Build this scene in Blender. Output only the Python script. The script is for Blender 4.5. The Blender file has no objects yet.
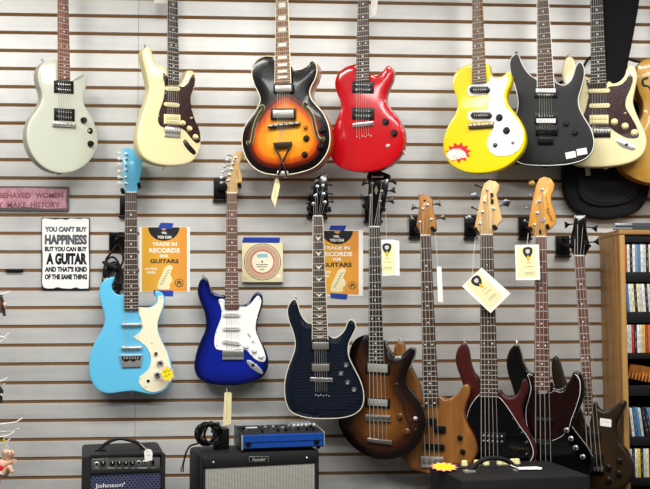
import bpy, bmesh, math, random
from mathutils import Vector, Matrix, geometry
random.seed(7)
COL = bpy.context.scene.collection
# ------------------------------------------------------------------ camera
FPX = 1000.0; CD = 4.168; YAW = .0684; PITCH = .0667; ROLL = -.00363
CAMZ = 1.45                       # eye height above the floor
CAM = Vector((0, -CD, CAMZ))
_F = Vector((math.sin(YAW)*math.cos(PITCH), math.cos(YAW)*math.cos(PITCH), math.sin(PITCH)))
_R = Vector((math.cos(YAW), -math.sin(YAW), 0)); _U = _R.cross(_F)
_c, _s = math.cos(ROLL), math.sin(ROLL)
CR = _c*_R + _s*_U; CU = -_s*_R + _c*_U
Z0 = CAMZ + 1.2376                # height of a groove of the slat wall
PITCHZ = .0762
def ray(px, py):
    return _F + CR*((px-325)/FPX) + CU*((244.5-py)/FPX)
def on_plane(px, py, P0, n):
    v = ray(px, py); return CAM + v*((P0-CAM).dot(n)/v.dot(n))
def at(px, py, depth=0.0):        # point at a distance in front of the wall
    return on_plane(px, py, Vector((0, -depth, 0)), Vector((0, 1, 0)))
cam = bpy.data.cameras.new('camera'); camo = bpy.data.objects.new('camera', cam); COL.objects.link(camo)
cam.sensor_fit = 'HORIZONTAL'; cam.sensor_width = 36; cam.lens = FPX*36/650; cam.clip_start = .05
camo.matrix_world = Matrix(((CR.x, CU.x, -_F.x, CAM.x), (CR.y, CU.y, -_F.y, CAM.y), (CR.z, CU.z, -_F.z, CAM.z), (0, 0, 0, 1)))
bpy.context.scene.camera = camo

# ------------------------------------------------------------------ materials
def lin(h):
    h = h.lstrip('#'); o = []
    for i in (0, 2, 4):
        c = int(h[i:i+2], 16)/255
        o.append(c/12.92 if c <= .04045 else ((c+.055)/1.055)**2.4)
    return (*o, 1)
_M = {}
def base(name):
    m = bpy.data.materials.new(name); m.use_nodes = True
    nt = m.node_tree; b = nt.nodes['Principled BSDF']; b.inputs['Specular IOR Level'].default_value = .3; return m, nt, b
def mat(hexc, rough=.5, metal=0, coat=0, var=.06, scale=30, bump=0, sheen=0):
    k = (hexc, rough, metal, coat, var, scale, bump)
    if k in _M: return _M[k]
    m, nt, b = base('paint_%s' % hexc.strip('#'))
    b.inputs['Roughness'].default_value = rough; b.inputs['Metallic'].default_value = metal
    b.inputs['Coat Weight'].default_value = coat; b.inputs['Coat Roughness'].default_value = .06
    tc = nt.nodes.new('ShaderNodeTexCoord'); no = nt.nodes.new('ShaderNodeTexNoise'); no.inputs['Scale'].default_value = scale
    no.inputs['Detail'].default_value = 4
    nt.links.new(tc.outputs['Object'], no.inputs['Vector'])
    mx = nt.nodes.new('ShaderNodeMixRGB'); c = lin(hexc)
    mx.inputs[1].default_value = (*[x*(1-var) for x in c[:3]], 1); mx.inputs[2].default_value = (*[min(1, x*(1+var)) for x in c[:3]], 1)
    nt.links.new(no.outputs['Fac'], mx.inputs[0]); nt.links.new(mx.outputs[0], b.inputs['Base Color'])
    if bump:
        bp = nt.nodes.new('ShaderNodeBump'); bp.inputs['Strength'].default_value = bump; bp.inputs['Distance'].default_value = .002
        n2 = nt.nodes.new('ShaderNodeTexNoise'); n2.inputs['Scale'].default_value = 400
        nt.links.new(tc.outputs['Object'], n2.inputs['Vector']); nt.links.new(n2.outputs['Fac'], bp.inputs['Height']); nt.links.new(bp.outputs[0], b.inputs['Normal'])
    _M[k] = m; return m
def wood(c1, c2, rough=.4, coat=0, stretch=.08, scale=60, axis=2):
    k = ('wood', c1, c2, rough, coat, stretch, scale, axis)
    if k in _M: return _M[k]
    m, nt, b = base('wood_%s' % c1.strip('#'))
    b.inputs['Roughness'].default_value = rough; b.inputs['Coat Weight'].default_value = coat; b.inputs['Coat Roughness'].default_value = .08
    tc = nt.nodes.new('ShaderNodeTexCoord'); mp = nt.nodes.new('ShaderNodeMapping'); sc = [1, 1, 1]; sc[axis] = stretch
    mp.inputs['Scale'].default_value = sc
    no = nt.nodes.new('ShaderNodeTexNoise'); no.inputs['Scale'].default_value = scale; no.inputs['Detail'].default_value = 6; no.inputs['Distortion'].default_value = .6
    cr = nt.nodes.new('ShaderNodeValToRGB'); cr.color_ramp.elements[0].position = .3; cr.color_ramp.elements[1].position = .72
    cr.color_ramp.elements[0].color = lin(c1); cr.color_ramp.elements[1].color = lin(c2)
    nt.links.new(tc.outputs['Object'], mp.inputs[0]); nt.links.new(mp.outputs[0], no.inputs['Vector']); nt.links.new(no.outputs['Fac'], cr.inputs[0]); nt.links.new(cr.outputs[0], b.inputs['Base Color'])
    _M[k] = m; return m
def burst(name, stops, grain=.12, rough=.25, coat=.45):
    """colour set by the stored distance to the body's edge, over wood grain"""
    m, nt, b = base(name); b.inputs['Roughness'].default_value = rough; b.inputs['Coat Weight'].default_value = coat; b.inputs['Coat Roughness'].default_value = .05
    a = nt.nodes.new('ShaderNodeAttribute'); a.attribute_name = 'edge'
    mr = nt.nodes.new('ShaderNodeMath'); mr.operation = 'MULTIPLY'; mr.inputs[1].default_value = 1/.2
    cr = nt.nodes.new('ShaderNodeValToRGB'); cr.color_ramp.interpolation = 'EASE'
    while len(cr.color_ramp.elements) < len(stops): cr.color_ramp.elements.new(.5)
    for e, (p, c) in zip(cr.color_ramp.elements, stops): e.position = p/.2; e.color = lin(c)
    tc = nt.nodes.new('ShaderNodeTexCoord'); mp = nt.nodes.new('ShaderNodeMapping'); mp.inputs['Scale'].default_value = (1, 1, .06)
    no = nt.nodes.new('ShaderNodeTexNoise'); no.inputs['Scale'].default_value = 90; no.inputs['Detail'].default_value = 5
    hs = nt.nodes.new('ShaderNodeHueSaturation'); m2 = nt.nodes.new('ShaderNodeMath'); m2.operation = 'MULTIPLY_ADD'; m2.inputs[1].default_value = grain*4; m2.inputs[2].default_value = 1-grain*2
    nt.links.new(a.outputs['Fac'], mr.inputs[0]); nt.links.new(mr.outputs[0], cr.inputs[0]); nt.links.new(cr.outputs[0], hs.inputs['Color'])
    nt.links.new(tc.outputs['Object'], mp.inputs[0]); nt.links.new(mp.outputs[0], no.inputs['Vector']); nt.links.new(no.outputs['Fac'], m2.inputs[0]); nt.links.new(m2.outputs[0], hs.inputs['Value'])
    nt.links.new(hs.outputs[0], b.inputs['Base Color']); return m
def speckle(name, c1, c2, scale, rough=.3, coat=.5, kind='noise'):
    m, nt, b = base(name); b.inputs['Roughness'].default_value = rough; b.inputs['Coat Weight'].default_value = coat
    tc = nt.nodes.new('ShaderNodeTexCoord')
    if kind == 'voronoi':
        t = nt.nodes.new('ShaderNodeTexVoronoi'); out = t.outputs['Distance']
    else:
        t = nt.nodes.new('ShaderNodeTexNoise'); t.inputs['Detail'].default_value = 3; out = t.outputs['Fac']
    t.inputs['Scale'].default_value = scale
    cr = nt.nodes.new('ShaderNodeValToRGB'); cr.color_ramp.elements[0].position = .35; cr.color_ramp.elements[1].position = .65
    cr.color_ramp.elements[0].color = lin(c1); cr.color_ramp.elements[1].color = lin(c2)
    nt.links.new(tc.outputs['Object'], t.inputs['Vector']); nt.links.new(out, cr.inputs[0]); nt.links.new(cr.outputs[0], b.inputs['Base Color']); return m
def weave(name, c1, c2, sx, sz, rough=.7):
    m, nt, b = base(name); b.inputs['Roughness'].default_value = rough
    tc = nt.nodes.new('ShaderNodeTexCoord'); outs = []
    for ax, s in (('X', sx), ('Z', sz)):
        w = nt.nodes.new('ShaderNodeTexWave'); w.bands_direction = ax; w.inputs['Scale'].default_value = s; w.inputs['Distortion'].default_value = 1.2; w.inputs['Detail'].default_value = 2
        nt.links.new(tc.outputs['Object'], w.inputs['Vector']); outs.append(w.outputs['Fac'])
    mu = nt.nodes.new('ShaderNodeMath'); mu.operation = 'ADD'; nt.links.new(outs[0], mu.inputs[0]); nt.links.new(outs[1], mu.inputs[1])
    m2 = nt.nodes.new('ShaderNodeMath'); m2.operation = 'MULTIPLY'; m2.inputs[1].default_value = .5; nt.links.new(mu.outputs[0], m2.inputs[0])
    cr = nt.nodes.new('ShaderNodeValToRGB'); cr.color_ramp.elements[0].color = lin(c1); cr.color_ramp.elements[1].color = lin(c2)
    cr.color_ramp.elements[0].position = .2; cr.color_ramp.elements[1].position = .75
    nt.links.new(m2.outputs[0], cr.inputs[0]); nt.links.new(cr.outputs[0], b.inputs['Base Color']); return m

CHROME = mat('#dcdcdc', .22, .7, 0, .03); NICKEL = mat('#a5a29b', .3, .75, 0, .05); DARKCHROME = mat('#4c4a48', .3, 1)
BLACK = mat('#0b0b0c', .38); BLACKGLOSS = mat('#08080a', .15, 0, .6); RUBBER = mat('#101011', .6); BLKMETAL = mat('#141416', .35, .5)
WHITEP = mat('#f2f2f0', .4); CREAM = mat('#efe2a8', .4); STEEL = mat('#b9b6ae', .3, 1); FRETM = mat('#d2cec4', .4); STRING = mat('#aaa79e', .4, .3)
ROSE = wood('#4a2e22', '#7b5442', .55); ROSEDARK = wood('#2a1c16', '#4a342a', .5); EBONY = wood('#141010', '#2a2220', .5); ROSERED = wood('#472a22', '#754a3c', .5)
MAPLE = wood('#c99a5a', '#dfb878', .4, .3); MAPLELT = wood('#d6a968', '#e8c68c', .4, .3); AMBER = wood('#cf8a32', '#e0a44c', .35, .4)
PEARL = mat('#ece9df', .3); PAPER = mat('#f3f1ea', .8); GOLD = mat('#c79a4a', .3, 1); AMBERK = mat('#5c3a14', .25, 0, .4)

# ------------------------------------------------------------------ mesh helpers
def put(name, bm, m, parent=None, ang=32):
    bmesh.ops.recalc_face_normals(bm, faces=bm.faces[:])
    for f in bm.faces: f.smooth = True
    for e in bm.edges:
        if len(e.link_faces) == 2 and e.calc_face_angle(0) > math.radians(ang): e.smooth = False
    me = bpy.data.meshes.new(name); bm.to_mesh(me); bm.free()
    for x in (m if isinstance(m, (list, tuple)) else [m]): me.materials.append(x)
    o = bpy.data.objects.new(name, me); COL.objects.link(o)
    if parent is not None: o.parent = parent
    return o
def tag(o, label=None, cat=None, group=None, kind=None):
    for k, v in (('label', label), ('category', cat), ('group', group), ('kind', kind)):
        if v: o[k] = v
    return o
def empty(name, loc, rz=0):
    o = bpy.data.objects.new(name, None); o.empty_display_size = .03; COL.objects.link(o); o.location = loc; o.rotation_euler = (0, 0, rz); return o
def box(bm, x0, x1, y0, y1, z0, z1, bev=0):
    r = bmesh.ops.create_cube(bm, size=1); vs = r['verts']
    for v in vs:
        v.co = Vector(((x0+x1)/2+v.co.x*(x1-x0), (y0+y1)/2+v.co.y*(y1-y0), (z0+z1)/2+v.co.z*(z1-z0)))
    if bev: bmesh.ops.bevel(bm, geom=list({e for v in vs for e in v.link_edges}), offset=bev, segments=2, affect='EDGES', profile=.6)
def tube(bm, pts, r, n=8, cap=True):
    pts = [Vector(p) for p in pts]; rings = []; rr = r if isinstance(r, (list, tuple)) else [r]*len(pts); nrm = None
    for i, p in enumerate(pts):
        t = (pts[min(i+1, len(pts)-1)]-pts[max(i-1, 0)]).normalized()
        if nrm is None:
            nrm = t.orthogonal().normalized()
        else:
            nrm = (nrm - t*nrm.dot(t)); nrm = nrm.normalized() if nrm.length > 1e-6 else t.orthogonal().normalized()
        b = t.cross(nrm)
        rings.append([bm.verts.new(p+(nrm*math.cos(2*math.pi*k/n)+b*math.sin(2*math.pi*k/n))*rr[i]) for k in range(n)])
    for a, b in zip(rings, rings[1:]):
        for k in range(n): bm.faces.new((a[k], a[(k+1) % n], b[(k+1) % n], b[k]))
    if cap: bm.faces.new(rings[0]); bm.faces.new(rings[-1])
def spline(pts, sub=6, closed=False):
    pts = [Vector(p) for p in pts]; n = len(pts); out = []
    for i in range(n if closed else n-1):
        if closed: p0, p1, p2, p3 = (pts[(i+k) % n] for k in (-1, 0, 1, 2))
        else: p0, p1, p2, p3 = pts[max(i-1, 0)], pts[i], pts[i+1], pts[min(i+2, n-1)]
        for k in range(sub):
            t = k/sub
            out.append(.5*((2*p1)+(p2-p0)*t+(2*p0-5*p1+4*p2-p3)*t*t+(3*p1-p0-3*p2+p3)*t**3))
    if not closed: out.append(pts[-1])
    return out
def lathe(bm, prof, n=18, M=None):
    """prof: (radius, axial) pairs, axis = -y (towards the viewer)"""
    rings = []
    for r, h in prof:
        if r < 1e-6: rings.append([bm.verts.new((0, -h, 0))])
        else: rings.append([bm.verts.new((r*math.cos(2*math.pi*k/n), -h, r*math.sin(2*math.pi*k/n))) for k in range(n)])
    for a, b in zip(rings, rings[1:]):
        for k in range(n):
            k2 = (k+1) % n
            if len(a) == 1 and len(b) == 1: continue
            if len(a) == 1: bm.faces.new((a[0], b[k], b[k2]))
            elif len(b) == 1: bm.faces.new((a[k], b[0], a[k2]))
            else: bm.faces.new((a[k], a[k2], b[k2], b[k]))
    if M is not None:
        for ring in rings:
            for v in ring: v.co = M @ v.co
def area2(p): return sum(p[i][0]*p[(i+1) % len(p)][1]-p[(i+1) % len(p)][0]*p[i][1] for i in range(len(p)))/2
def inset(poly, d):
    n = len(poly); s = 1 if area2(poly) > 0 else -1; out = []
    for i in range(n):
        a, b, c = poly[i-1], poly[i], poly[(i+1) % n]
        e1 = (b-a); e2 = (c-b)
        e1 = e1.normalized() if e1.length > 1e-9 else Vector((1, 0)); e2 = e2.normalized() if e2.length > 1e-9 else e1
        n1 = Vector((-e1.y, e1.x)); n2 = Vector((-e2.y, e2.x)); m = n1+n2
        m = m.normalized() if m.length > 1e-6 else n1
        out.append(b+m*s*d/max(.45, m.dot(n1)))
    return out
def prism(bm, poly, h0, h1, bev=0, tilt=None):
    """solid over a 2-D outline, front face at h1 (towards viewer = -y)"""
    poly = [Vector(p) for p in poly]
    def ring(p, h): return [bm.verts.new((q.x, -h, q.y)) for q in p]
    if bev: rs = [ring(poly, h0), ring(poly, h1-bev), ring(inset(poly, bev*.3), h1-bev*.3), ring(inset(poly, bev), h1)]
    else: rs = [ring(poly, h0), ring(poly, h1)]
    n = len(poly)
    for a, b in zip(rs, rs[1:]):
        for k in range(n): bm.faces.new((a[k], a[(k+1) % n], b[(k+1) % n], b[k]))
    bm.faces.new(rs[0]); bm.faces.new(rs[-1])
_tx = {}
def text_bm(s, x0, z0, x1, z1, h, bold=0.0, M=None, bm=None, shear=0):
    """lettering stretched into a rectangle of local x,z at height h"""
    k = (s, bold, shear)
    if k not in _tx:
        cu = bpy.data.curves.new('t', 'FONT'); cu.body = s; cu.offset = bold; cu.shear = shear; cu.resolution_u = 3
        o = bpy.data.objects.new('t', cu); COL.objects.link(o); dg = bpy.context.evaluated_depsgraph_get()
        me = bpy.data.meshes.new_from_object(o.evaluated_get(dg)); bpy.data.objects.remove(o); bpy.data.curves.remove(cu); _tx[k] = me
    me = _tx[k]; bm = bm or bmesh.new(); t = bmesh.new(); t.from_mesh(me)
    xs = [v.co.x for v in t.verts]; ys = [v.co.y for v in t.verts]; ax, bx, ay, by = min(xs), max(xs), min(ys), max(ys); vm = {}
    for v in t.verts:
        p = Vector((x0+(v.co.x-ax)/(bx-ax)*(x1-x0), -h, z0+(v.co.y-ay)/(by-ay)*(z1-z0)))
        vm[v] = bm.verts.new(M @ p if M is not None else p)
    for f in t.faces:
        try: bm.faces.new([vm[v] for v in f.verts])
        except ValueError: pass
    t.free(); return bm

# ------------------------------------------------------------------ a frame: a vertical plane standing in the shop, turned by a about z
class Frame:
    def __init__(s, anchor, depth, a, basepx, T=(0, 0, 1)):
        s.a = math.radians(a); s.T = T
        ax, ay = s.P(*anchor)
        s.P0 = at(ax, ay, depth); s.n = Vector((math.sin(s.a), -math.cos(s.a), 0)); s.u = Vector((math.cos(s.a), math.sin(s.a), 0))
        s.loc = Vector((0, 0, 0)); s.loc = on_plane(*s.P(*basepx), s.P0, s.n)
        s.mpp = (s.P0-CAM).dot(_F)/FPX/s.T[2]
    def P(s, x, y): return (s.T[0]+x/s.T[2], s.T[1]+y/s.T[2])
    def uv(s, x, y, h=0):
        w = on_plane(*s.P(x, y), s.P0+s.n*h, s.n)-s.loc
        return Vector((w.dot(s.u), w.z))
    def L(s, x, y, h=0):
        q = s.uv(x, y, h); return Vector((q.x, -h, q.y))
    def local(s, w):
        d = w-s.loc; return Vector((d.dot(s.u), -d.dot(s.n), d.z))
    def poly(s, name, pts, h0, h1, m, par, sub=0, bev=0):
        q = [s.uv(x, y, h1) for x, y in pts]
        if sub: q = spline(q, sub, True)
        bm = bmesh.new(); prism(bm, q, h0, h1, bev); return put(name, bm, m, par)
    def rect(s, name, x0, y0, x1, y1, h0, h1, m, par, sl=0, bev=.001):
        """sl: how far the right end drops"""
        return s.poly(name, [(x0, y0), (x1, y0+sl), (x1, y1+sl), (x0, y1)], h0, h1, m, par, 0, bev)
    def knob(s, name, x, y, r, h0, ht, m, par, kind='flat', top=None):
        R = r*s.mpp; bm = bmesh.new(); q = s.L(x, y, h0+ht)
        prof = {'flat': [(R, 0), (R*.98, ht*.55), (R*.86, ht*.85), (R*.78, ht), (0, ht)],
                'hat': [(R, 0), (R, ht*.15), (R*.72, ht*.35), (R*.66, ht*.9), (R*.58, ht), (0, ht)],
                'dome': [(R, 0), (R*.95, ht*.4), (R*.7, ht*.8), (R*.3, ht), (0, ht)]}[kind]
        lathe(bm, prof, 18, Matrix.Translation((q.x, -h0, q.z))); o = put(name, bm, m, par)
        if top:
            bm = bmesh.new(); lathe(bm, [(R*.5, 0), (R*.5, .0006), (0, .0006)], 14, Matrix.Translation((q.x, -h0-ht, q.z))); put('knob_cap', bm, top, o)
        return o
    def text(s, name, txt, x0, y0, x1, y1, h, m, par, bold=.02, shear=0):
        a = s.uv(x0, y1, h); b = s.uv(x1, y0, h)
        return put(name, text_bm(txt, a.x, a.y, b.x, b.y, h, bold, shear=shear), m, par)
    def textrot(s, name, txt, c, ulen, height, ang, h, m, par, bold=.02):
        q = s.L(*c, h); M = Matrix.Translation((q.x, 0, q.z)) @ Matrix.Rotation(-math.radians(ang), 4, 'Y')
        return put(name, text_bm(txt, -ulen/2, -height/2, ulen/2, height/2, h, bold, M), m, par)
    def wire(s, name, pts, r, m, par, sub=4):
        p = [s.L(*q) for q in pts]; bm = bmesh.new(); tube(bm, spline(p, sub) if sub and len(p) > 2 else p, r, 6); return put(name, bm, m, par)

def solid_body(q, thick, rnd, arch, archw, front, side, par, name='body', grid=.011, fade=None):
    """front outline q (u,v): arched, rounded front; side walls; rounded back; stores distance to the edge"""
    q0 = q; qi = inset(q, rnd*.999) if rnd else q
    n = len(q); bm = bmesh.new(); lay = bm.verts.layers.float.new('edge')
    def dist(p):
        best = 9
        for i in range(n):
            a, b = q0[i], q0[(i+1) % n]; ab = b-a; t = max(0, min(1, (p-a).dot(ab)/max(ab.length_squared, 1e-12))); best = min(best, (p-a-ab*t).length)
        return best
    xs = [p.x for p in q]; ys = [p.y for p in q]
    def inside(p, poly):
        c = False; j = len(poly)-1
        for i in range(len(poly)):
            a, b = poly[i], poly[j]
            if (a.y > p.y) != (b.y > p.y) and p.x < (b.x-a.x)*(p.y-a.y)/(b.y-a.y)+a.x: c = not c
            j = i
        return c
    pts = list(qi); x = min(xs); row = 0
    while x < max(xs):
        y = min(ys)+(grid/2 if row % 2 else 0)
        while y < max(ys):
            p = Vector((x, y))
            if inside(p, qi) and dist(p) > rnd+grid*.55: pts.append(p)
            y += grid
        x += grid*.87; row += 1
    edges = [(i, (i+1) % n) for i in range(n)]
    vo, eo, fo, ov, oe, of = geometry.delaunay_2d_cdt(pts, edges, [list(range(n))], 1, 1e-6)
    V = []
    for v in vo:
        d = dist(v); t = min(1, max(0, d-rnd)/archw) if archw else 0
        k = bm.verts.new((v.x, -arch*(1-(1-t)**2), v.y)); k[lay] = d if not fade else d*(1-(1-fade[2])*min(1, max(0, (v.y-fade[0])/(fade[1]-fade[0])))); V.append(k)
    for f in fo:
        try: bm.faces.new([V[i] for i in f])
        except ValueError: pass
    bmap = {}
    for i, src in enumerate(ov):
        for s_ in src:
            if s_ < n: bmap[s_] = V[i]
    rings = [[bmap[i] for i in range(n)]]
    def ring(poly, y, d):
        r = [bm.verts.new((p.x, y, p.y)) for p in poly]
        for v in r: v[lay] = d
        rings.append(r)
    if rnd:
        for a in (30, 60): ring(inset(q, rnd*(1-math.sin(math.radians(a)))), rnd*(1-math.cos(math.radians(a))), rnd*.4)
        ring(q, rnd, 0)
    else: ring(q, .0003, 0)
    nside = len(rings)-1
    rb = max(rnd, .003)
    ring(q, thick-rb, 0); ring(inset(q, rb*.3), thick-rb*.3, 0)
    qb = inset(q, rb*.999); vo2, eo2, fo2, ov2, oe2, of2 = geometry.delaunay_2d_cdt(qb, edges, [list(range(n))], 1, 1e-6)
    V2 = [bm.verts.new((v.x, thick, v.y)) for v in vo2]; m2 = {}
    for i, src in enumerate(ov2):
        for s_ in src: m2[s_] = V2[i]
    rings.append([m2[i] for i in range(n)])
    for f in fo2:
        try: bm.faces.new([V2[i] for i in f]).material_index = 1
        except ValueError: pass
    for j, (a, b) in enumerate(zip(rings, rings[1:])):
        for k in range(n):
            try:
                f = bm.faces.new((a[k], a[(k+1) % n], b[(k+1) % n], b[k])); f.material_index = 0 if j < nside else 1
            except ValueError: pass
    return put(name, bm, [front, side], par, 40)

# ------------------------------------------------------------------ guitars
ALLG = {}
class Guitar(Frame):
    def __init__(s, name, label, cat, T, anchor, depth, a, base_z, group=None):
        super().__init__(anchor, depth, a, base_z, T)
        s.root = tag(empty(name, s.loc, s.a), label, cat, group); ALLG[label] = s
    def body(s, pts, thick, rnd, front, side, arch=0, archw=.05, binding=None, sub=5, bind_r=.0022, grid=.011, fade=None):
        q = spline([s.uv(*p) for p in pts], sub, True); s.q = q; s.thick = thick; s.arch = arch
        s.b = solid_body(q, thick, rnd, arch, archw, front, side, s.root, grid=grid, fade=fade)
        if binding:
            bm = bmesh.new(); qq = inset(q, bind_r*.6); p = [Vector((v.x, .0006, v.y)) for v in qq]; p.append(p[0]); tube(bm, p, bind_r, 6, False); put('binding', bm, binding, s.b)
    def neck(s, l0, r0, l1, r1, fh, board, wood_m, scale=None, bridge=None, nfr=22, inlay='dot', inlay_m=None, bind=None, nut_m=None, thickn=.021):
        """l0,r0: edge points at the nut (or any high point if scale is given); l1,r1: fretboard end; bridge: saddle line centre"""
        s.fh = fh
        L0, R0, L1, R1 = (s.uv(*p, fh) for p in (l0, r0, l1, r1)); B = s.uv(*bridge, fh)
        if scale:
            mid0, mid1 = (L0+R0)/2, (L1+R1)/2; d = (mid0-mid1).normalized(); D = (mid1-B).dot(d); want = scale-D; have = (mid0-mid1).length; f = want/have
            L0 = L1+(L0-L1)*f; R0 = R1+(R0-R1)*f
            w = (R0-L0).length
            if w < .038: c = (L0+R0)/2; e = (R0-L0).normalized(); L0 = c-e*.02; R0 = c+e*.02
        N = (L0+R0)/2; E = (L1+R1)/2; d = (E-N).normalized(); flen = (E-N).length; sc = (B-N).dot(d); s.nutL, s.nutR, s.N, s.dir, s.B = L0, R0, N, d, B
        s.perp = Vector((-d.y, d.x))
        if s.perp.x < 0: s.perp = -s.perp
        bm = bmesh.new(); prism(bm, [L0, R0, R1, L1], fh-.006, fh, .0008); fb = put('fretboard', bm, board, s.root); s.fb = fb
        wN, wE = (R0-L0).length/2, (R1-L1).length/2
        def half(t): return wN+(wE-wN)*t/flen
        # neck shaft, half-round
        bm = bmesh.new(); rings = []
        for t in (0, flen*.5, flen*.9, flen*.995):
            c = N+d*t; w = half(min(t, flen))*.95; rg = []
            for k in range(9):
                an = math.pi*k/8; rg.append(bm.verts.new((c.x+s.perp.x*w*math.cos(an), -(fh-.006)+thickn*math.sin(an), c.y+s.perp.y*w*math.cos(an))))
            rings.append(rg)
        for a_, b_ in zip(rings, rings[1:]):
            for k in range(8): bm.faces.new((a_[k], a_[k+1], b_[k+1], b_[k]))
            bm.faces.new((a_[8], a_[0], b_[0], b_[8]))
        bm.faces.new(rings[0]); bm.faces.new(rings[-1]); put('neck', bm, wood_m, s.root)
        # nut
        bm = bmesh.new(); prism(bm, [L0, R0, R0-d*.005, L0-d*.005], fh-.006, fh+.0015, .0005); put('nut', bm, nut_m or PEARL, s.root)
        for k in range(1, nfr+1):
            t = sc*(1-2**(-k/12)); c = N+d*t
            if t > flen-.002: break
            w = half(t)*.985
            if (s.loc.z+c.y) > at(325, -25, .15).z: continue
            bm = bmesh.new(); a_, b_ = c-s.perp*w, c+s.perp*w
            tube(bm, [Vector((a_.x, -fh-.0002, a_.y)), Vector((b_.x, -fh-.0002, b_.y))], .0011, 6); put('fret', bm, FRETM, fb)
        for k in (1, 3, 5, 7, 9, 12, 15, 17, 19, 21, 24):
            if inlay == 'none' or (k == 1 and inlay != 'block'): continue
            t0, t1 = sc*(1-2**(-(k-1)/12)), sc*(1-2**(-k/12)); t = (t0+t1)/2; c = N+d*t
            if t1 > flen or (s.loc.z+c.y) > at(325, -25, .15).z: continue
            if inlay == 'dot':
                offs = [0] if k not in (12, 24) else [-half(t)*.5, half(t)*.5]
                for of in offs:
                    cc = c+s.perp*of; bm = bmesh.new(); lathe(bm, [(.0034, 0), (.0034, .0003), (0, .0003)], 12, Matrix.Translation((cc.x, -fh, cc.y))); put('inlay', bm, inlay_m or PEARL, fb)
            elif inlay == 'block':
                hl, hw = min((t1-t0)*.36, .012), half(t)*.62; bm = bmesh.new()
                prism(bm, [c-s.perp*hw-d*hl, c+s.perp*hw-d*hl, c+s.perp*hw+d*hl, c-s.perp*hw+d*hl], fh-.001, fh+.0003); put('inlay', bm, inlay_m or PEARL, fb)
            else:   # spread-wing chevron
                w = half(t)*.62; e = min((t1-t0)*.4, .011); bm = bmesh.new()
                prism(bm, [c-s.perp*w-d*e*.8, c-d*e*.1, c+s.perp*w-d*e*.8, c+s.perp*w*.45+d*e*.25, c+d*e, c-s.perp*w*.45+d*e*.25], fh-.001, fh+.0003); put('inlay', bm, inlay_m or PEARL, fb)
        if bind:
            for a_, b_ in ((L0, L1), (R0, R1)):
                bm = bmesh.new(); tube(bm, [Vector((a_.x, -fh+.003, a_.y)), Vector((b_.x, -fh+.003, b_.y))], .003, 6); put('binding', bm, bind, fb)
    def head(s, pts, m, thick=.014, sub=0, drop=.004, bev=.0015):
        s.hh = s.fh-drop
        o = s.poly('headstock', pts, s.hh-thick, s.hh, m, s.root, sub, bev); s.headobj = o; return o
    def autohead(s, m, shape='strat'):
        """headstock out of the frame, drawn from the nut in metres"""
        s.hh = s.fh-.004; up = -s.dir; N = s.N; p = s.perp; w = (s.nutR-s.nutL).length/2
        S = {'strat': [(-w, 0), (-.03, .03), (-.027, .07), (-.018, .13), (-.01, .165), (.02, .175), (.045, .16), (.05, .13), (.035, .11), (.03, .07), (.045, .04), (w+.004, .01)],
             'three': [(-w, 0), (-.034, .03), (-.04, .06), (-.036, .15), (-.03, .17), (0, .16), (.03, .17), (.036, .15), (.04, .06), (.034, .03), (w, 0)]}[shape]
        q = spline([N+p*a_+up*b_ for a_, b_ in S], 3, True); bm = bmesh.new(); prism(bm, q, s.hh-.014, s.hh, .0015); put('headstock', bm, m, s.root)
    def strings(s, n, posts=None, br=None, r=.0005, spread=None, ends=None, m=None):
        """n strings from saddle to nut (and on to the posts)"""
        for i in range(n):
            f = (i+.5)/n; nut = s.nutL+(s.nutR-s.nutL)*(.08+.84*i/(n-1)); sp = spread or (s.nutR-s.nutL).length*1.25
            b = s.B+s.perp*(sp*(i/(n-1)-.5)); h = s.fh+.0022
            p = [Vector((b.x, -(s.fh+.003), b.y)), Vector((nut.x, -h, nut.y))]
            if ends is not None: e = s.B+s.dir*ends+s.perp*(sp*(i/(n-1)-.5)); p.insert(0, Vector((e.x, -(s.fh-.004), e.y)))
            if posts and i < len(posts): p.append(s.L(*posts[i], s.hh+.004))
            bm = bmesh.new(); tube(bm, p, r*(1.5-.7*i/(n-1)), 5); put('string', bm, m or STRING, s.root)
    def tuners(s, posts, keys, km=None, pm=None, kr=.0075, flat='ball', pr=.0042, Tk=None):
        for (x, y), k in zip(posts, keys):
            bm = bmesh.new(); q = s.L(x, y, s.hh); lathe(bm, [(pr*1.7, 0), (pr*1.6, .001), (pr, .0015), (pr*.85, .010), (pr*.5, .011), (0, .011)], 12, Matrix.Translation((q.x, -s.hh, q.z)))
            o = put('tuning_machine', bm, pm or CHROME, s.root)
            if k is None: continue
            hb = s.hh-.02; kq = s.L(*k, hb); bm = bmesh.new(); q2 = Vector((q.x, -hb, q.z)); dirv = (kq-q2).normalized()
            tube(bm, [q2, kq], .0026, 6)
            rot = Vector((1, 0, 0)).rotation_difference(dirv).to_matrix().to_4x4(); t = bmesh.new()
            if flat == 'ear':      # broad bass key
                pl = [(-.012, .003), (-.004, .005), (.004, .012), (.012, .014), (.010, 0), (.012, -.014), (.004, -.012), (-.004, -.005), (-.012, -.003)]
                prism(t, [Vector(a_) for a_ in pl], -.002, .002, .0008)
            elif flat == 'round':
                prism(t, spline([Vector((.0165*math.cos(a_*math.pi/4)*(.8 if a_ % 2 else 1), .0165*math.sin(a_*math.pi/4)*(.85 if a_ % 2 else 1))) for a_ in range(8)], 3, True), -.0035, .0035, .0015)
            else:
                bmesh.ops.create_uvsphere(t, u_segments=10, v_segments=8, radius=1)
                for v in t.verts: v.co = Vector((v.co.x*kr*.85, v.co.y*kr*.6, v.co.z*kr))
            MM = Matrix.Translation(kq) @ rot; vm = {v: bm.verts.new(MM @ v.co) for v in t.verts}
            for f in t.faces: bm.faces.new([vm[v] for v in f.verts])
            t.free(); put('tuning_key', bm, km or CHROME, o)
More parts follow.
